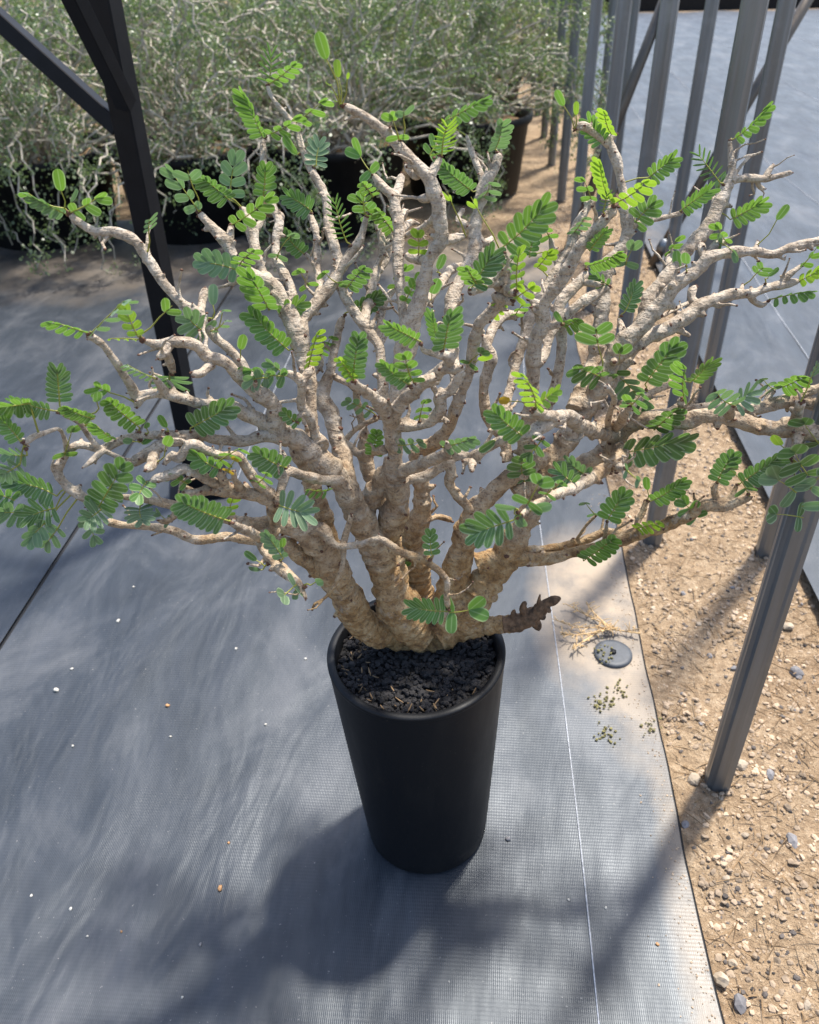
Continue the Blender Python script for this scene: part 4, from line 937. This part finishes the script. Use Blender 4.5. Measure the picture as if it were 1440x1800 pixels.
tubm = MB(); tubm.lathe([(0.0, 0.0), (0.28, 0.0), (0.295, 0.012), (0.335, 0.36), (0.352, 0.362), (0.355, 0.40), (0.338, 0.402), (0.325, 0.36), (0.32, 0.34)], 40); TUBM = tubm.mesh('tub_wall'); TUBM.materials.append(M['tub'])
TUBM.polygons.foreach_set('use_smooth', [True] * len(TUBM.polygons))
soilm = MB(); soilm.lathe([(0.0, 0.35), (0.2, 0.352), (0.318, 0.34)], 24); SOILM = soilm.mesh('soil'); SOILM.materials.append(M['strawdark'])
shr = random.Random(5)
spots = [(-2.42, 4.20, 3, 'far left of the front row'), (-1.72, 4.22, 0, 'left of the black steel post'), (-1.02, 4.26, 3, 'behind the black steel post'), (-0.32, 4.32, 1, 'behind the bonsai crown'), (0.34, 4.85, 1, 'front row right end by the path'),
         (-2.75, 6.9, 0, 'second row, far left'), (-1.75, 6.6, 0, 'second row, left of centre'), (-0.80, 5.25, 1, 'second row, centre left'), (-0.42, 5.9, 2, 'second row, centre'), (0.42, 6.0, 2, 'second along the sand path'),
         (-1.9, 8.2, 1, 'third row, left'), (-0.9, 7.4, 2, 'third row, centre left'), (0.02, 7.2, 1, 'third row, centre'), (0.62, 7.3, 2, 'beside the far sand path'),
         (-1.2, 9.6, 2, 'fourth row, left'), (-0.2, 9.2, 1, 'fourth row, centre'), (0.72, 9.0, 2, 'farthest along the sand path'), (-3.4, 9.0, 1, 'fourth row, far left'), (-2.4, 10.4, 2, 'last row, left'), (0.2, 11.2, 2, 'last row, right'), (-0.9, 11.6, 1, 'last row, centre')]
for i, (x, y, k, where) in enumerate(spots):
    tb = empty('nursery_tub', (x, y, 0.0)); tag(tb, 'large round black tub of a wiry shrub, %s' % where, 'tub', 'black tubs behind the bonsai')
    ob = bpy.data.objects.new('tub_wall', TUBM); link(ob); ob.parent = tb
    ob = bpy.data.objects.new('soil', SOILM); link(ob); ob.parent = tb
    sh = empty('wire_shrub', (x, y, 0.34), shr.uniform(0, 6.28)); tag(sh, 'grey-green wiry zigzag shrub, %s' % where, 'shrub', 'wiry shrubs behind the bonsai')
    sc = shr.uniform(0.95, 1.12); sh.scale = (sc, sc, sc * shr.uniform(0.95, 1.1))
    for nm, me in zip(('stems', 'foliage'), SH[k]):
        ob = bpy.data.objects.new(nm, me); link(ob); ob.parent = sh

# ------------------------------------------------------------------ stones, chips and dry plants
def sz(x, y): return gz(x, y)
mb = MB(); gr = random.Random(9)
for i in range(15000):
    t = 0.25 + 4.6 * gr.random() ** 1.9; a = gr.uniform(0.40, 0.80); q = rowpt(a, t)
    if noise.noise(Vector((q.x * 7, q.y * 7, 4))) < gr.uniform(-0.5, 0.35): continue
    lump(mb, (q.x, q.y, sz(q.x, q.y) + 0.001), gr.choice((0.0016, 0.002, 0.0026, 0.0034, 0.0048, 0.0066)), gr, 0.7)
o = mb.build('gravel', M['gravel'], smooth=False); tag(o, 'loose fine tan gravel strewn over the sand strip', 'gravel', kind='stuff')
mb = MB()
for i in range(1700):
    t = 0.25 + 4.2 * gr.random() ** 1.8; a = gr.uniform(0.40, 0.80); q = rowpt(a, t)
    lump(mb, (q.x, q.y, sz(q.x, q.y) + 0.001), gr.choice((0.0014, 0.002, 0.0026, 0.0036, 0.005)), gr, 0.7)
o = mb.build('dark_gravel', M['gravel2'], smooth=False); tag(o, 'dark grey and brown gravel specks mixed into the sand strip', 'gravel', kind='stuff')
mb = MB()
for i in range(1900):
    t = 0.3 + 4.0 * gr.random() ** 1.5; a = gr.uniform(0.40, 0.80); q = rowpt(a, t); z = sz(q.x, q.y)
    an = gr.uniform(0, 6.28); L = gr.uniform(0.006, 0.03); d = Vector((math.cos(an), math.sin(an), 0)) * L; nn = Vector((-d.y, d.x, 0)).normalized() * gr.uniform(0.0006, 0.0016)
    mb.add([Vector((q.x, q.y, z + .004)) - d + nn, Vector((q.x, q.y, z + .004)) - d - nn, Vector((q.x, q.y, z + .007)) + nn * 0.4, Vector((q.x, q.y, z + 0.006)) + d], [(0, 1, 2), (1, 3, 2)])
o = mb.build('dry_litter', M['strawdark'], smooth=False); tag(o, 'short brown bits of dry grass scattered on the sand', 'litter', kind='stuff')
mb = MB()
for i in range(900):
    t = 0.35 + 1.5 * gr.random(); a = XE - abs(gr.gauss(0, 0.022)) - 0.002; q = rowpt(a + edge_wob(t), t)
    if noise.noise(Vector((t * 4, 0, 8))) < gr.uniform(-.4, .3): continue
    lump(mb, (q.x, q.y, fz(0.010, 0.006)(q.x, q.y, 0, 0) + 0.0006), gr.choice((0.0007, 0.001, 0.0013, 0.002)), gr, 0.7)
o = mb.build('spilled_grit', M['gravel'], smooth=False); tag(o, 'fine tan grit spilled over the edge of the ground cloth', 'grit', kind='stuff')
stones = []
for k in range(4):
    mb = MB(); lump(mb, (0, 0, 0), 1.0, gr, 0.7, ICO2); stones.append(mb.mesh('stone'))
named = [(1268,1722,16,'pale flat stone against the cloth edge at the bottom of the sand'), (1302,1765,15,'dark split stone below the pale one at the bottom of the sand'), (1220,1368,11,'pale stone left of the nearest post foot'), (1300,1345,10,'tan stone right behind the nearest post foot'),
         (1205,1450,9,'dark grey stone by the cloth edge below the nearest post'), (1395,1475,13,'grey stone right of the nearest post, lower'), (1385,1100,9,'white stone halfway up the sand'), (1400,1180,9,'dark grey stone right of the post shaft'), (1290,1690,10,'pale chip above the pale flat stone'), (1355,1360,9,'grey stone right of the nearest post foot')]
for i, (x, y, r, lab) in enumerate(named):
    p = ground(x, y); me = stones[i % 4].copy(); me.materials.append(M['stonegrey'] if ('dark' in lab or 'grey' in lab) else M['stone'])
    o = bpy.data.objects.new('stone', me); link(o); s = r * pxscale(p); o.scale = (s, s, s); o.location = (p.x, p.y, sz(p.x, p.y) + s * 0.25); o.rotation_euler = (0, 0, gr.uniform(0, 6))
    tag(o, lab, 'stone')
meP = [s.copy() for s in stones]; meG = [s.copy() for s in stones]
for s in meP: s.materials.append(M['stone'])
for s in meG: s.materials.append(M['stonegrey'])
for i in range(110):
    t = 0.3 + 2.6 * gr.random() ** 1.4; a = gr.uniform(0.415, 0.79); q = rowpt(a, t); s = gr.uniform(0.0036, 0.0072)
    grey = gr.random() < 0.35
    o = bpy.data.objects.new('pebble', gr.choice(meG if grey else meP)); link(o); o.location = (q.x, q.y, sz(q.x, q.y) + s * 0.12); o.scale = (s, s, s); o.rotation_euler = (gr.uniform(-.4, .4), gr.uniform(-.4, .4), gr.uniform(0, 6))
    tag(o, 'small %s pebble lying loose on the sand strip' % ('dark grey' if grey else 'pale tan'), 'pebble', '%s pebbles on the sand' % ('grey' if grey else 'tan'))
chips = [(208,1092,6,'white'),(126,1177,5,'white'),(99,1214,8,'white'),(295,1241,7,'seed'),(128,1312,5,'white'),(467,1274,5,'white'),(415,1141,5,'white'),(124,1598,6,'white'),(387,1562,9,'seed'),(402,1482,4,'seed'),(352,1660,6,'stonegrey'),(213,1637,4,'seed'),(153,1645,5,'white'),(893,1474,8,'stonegrey'),(1156,1660,6,'seed'),(537,1157,4,'white'),(235,1032,4,'white'),(1000,1580,4,'white'),(1065,1595,4,'white'),(300,1295,4,'white'),(55,1575,4,'white'),(320,1752,4,'white')]
names = {'white': 'white_chip', 'seed': 'seed_husk', 'stonegrey': 'stone_crumb'}
for i, (x, y, r, mt) in enumerate(chips):
    p = ground(x, y, 0.018); mb = MB(); s = r * pxscale(p) * 0.58; lump(mb, (0, 0, 0), s, gr, 0.8, ICO2)
    o = mb.build(names[mt], M[mt]); o.location = (p.x, p.y, fz(0.010, 0.006)(p.x, p.y, 0, 0) + s * 0.4)
    kindw = {'white': 'white grit', 'seed': 'brown seed husk', 'stonegrey': 'grey crumb of stone'}[mt]
    tag(o, 'tiny piece of %s lying on the ground cloth' % kindw, 'crumb', '%s bits on the ground cloth' % kindw)
# washer of a ground pin pressed onto the cloth
p = ground(1078, 1148, 0.02); zc = fz(0.010, 0.006)(p.x, p.y, 0, 0)
pin = empty('ground_pin', (p.x, p.y, zc)); tag(pin, 'round grey plastic washer of a cloth pin at the edge of the ground cloth', 'pin')
mb = MB(); mb.lathe([(0.0, 0.006), (0.030, 0.007), (0.037, 0.0065), (0.0395, 0.004), (0.040, 0.0)], 40); mb.build('washer', M['washer'], pin)
mb = MB(); mb.lathe([(0.0, 0.0105), (0.006, 0.0105), (0.0065, 0.006)], 16); mb.build('pin_head', M['tub'], pin)
# dried weed lying across the edge of the cloth
c0 = ground(1105, 1070, 0.02); zc = fz(0.010, 0.006)(c0.x, c0.y, 0, 0)
dw = empty('dried_weed', (c0.x, c0.y, zc)); tag(dw, 'straw-coloured dried weed lying across the edge of the ground cloth by the pin', 'weed')
def flat(x, y, z): q = ground(x, y, 0.02); return Vector((q.x - c0.x, q.y - c0.y, z))
mains = [[(1125,1120),(1090,1112),(1050,1112),(1010,1106),(970,1092)], [(1085,1112),(1050,1095),(1020,1080),(995,1068)], [(1085,1112),(1040,1120),(1010,1125),(985,1120)], [(1070,1110),(1045,1085),(1030,1065)], [(1060,1112),(1020,1135),(1005,1150)]]
for ml in mains:
    mb = MB(); pts = [flat(x, y, 0.008 + 0.01 * gr.random()) for x, y in ml]; mb.tube(pts, [0.0022, 0.0018, 0.0015, 0.0011, 0.0008][:len(pts)], 5)
    for a, b in zip(pts, pts[1:]):
        for k in range(9):
            q = a.lerp(b, gr.random()); an = gr.uniform(0, 6.28); L = gr.uniform(0.006, 0.022); dv = Vector((math.cos(an), math.sin(an), gr.uniform(0, .5))) * L
            mb.tube([q, q + dv * .6 + Vector((0, 0, .002)), q + dv], [0.0009, 0.0012, 0.0005], 4)
            if gr.random() < .5: lump(mb, q + dv, gr.uniform(.0012, .0026), gr)
    mb.build('stem', M['straw'], dw)
for (x, y, n, lab) in ((1060,1235,16,'clump of dry greenish moss on the cloth below the pin'), (1068,1290,12,'small round tuft of dry moss on the cloth'), (1090,1210,8,'scatter of mossy crumbs near the cloth edge'), (1145,1275,7,'mossy crumbs on the cut edge of the cloth'), (1062,1150,10,'mossy crumbs on the pin washer')):
    p = ground(x, y, 0.02); zc = fz(0.010, 0.006)(p.x, p.y, 0, 0) + (0.007 if 'washer' in lab else 0); mb = MB()
    for k in range(n * 3): lump(mb, (gr.gauss(0, .011), gr.gauss(0, .013), gr.uniform(0.001, .004)), gr.uniform(.0010, .0036), gr)
    o = mb.build('moss_clump', M['moss'], smooth=False); o.location = (p.x, p.y, zc); tag(o, lab, 'moss')
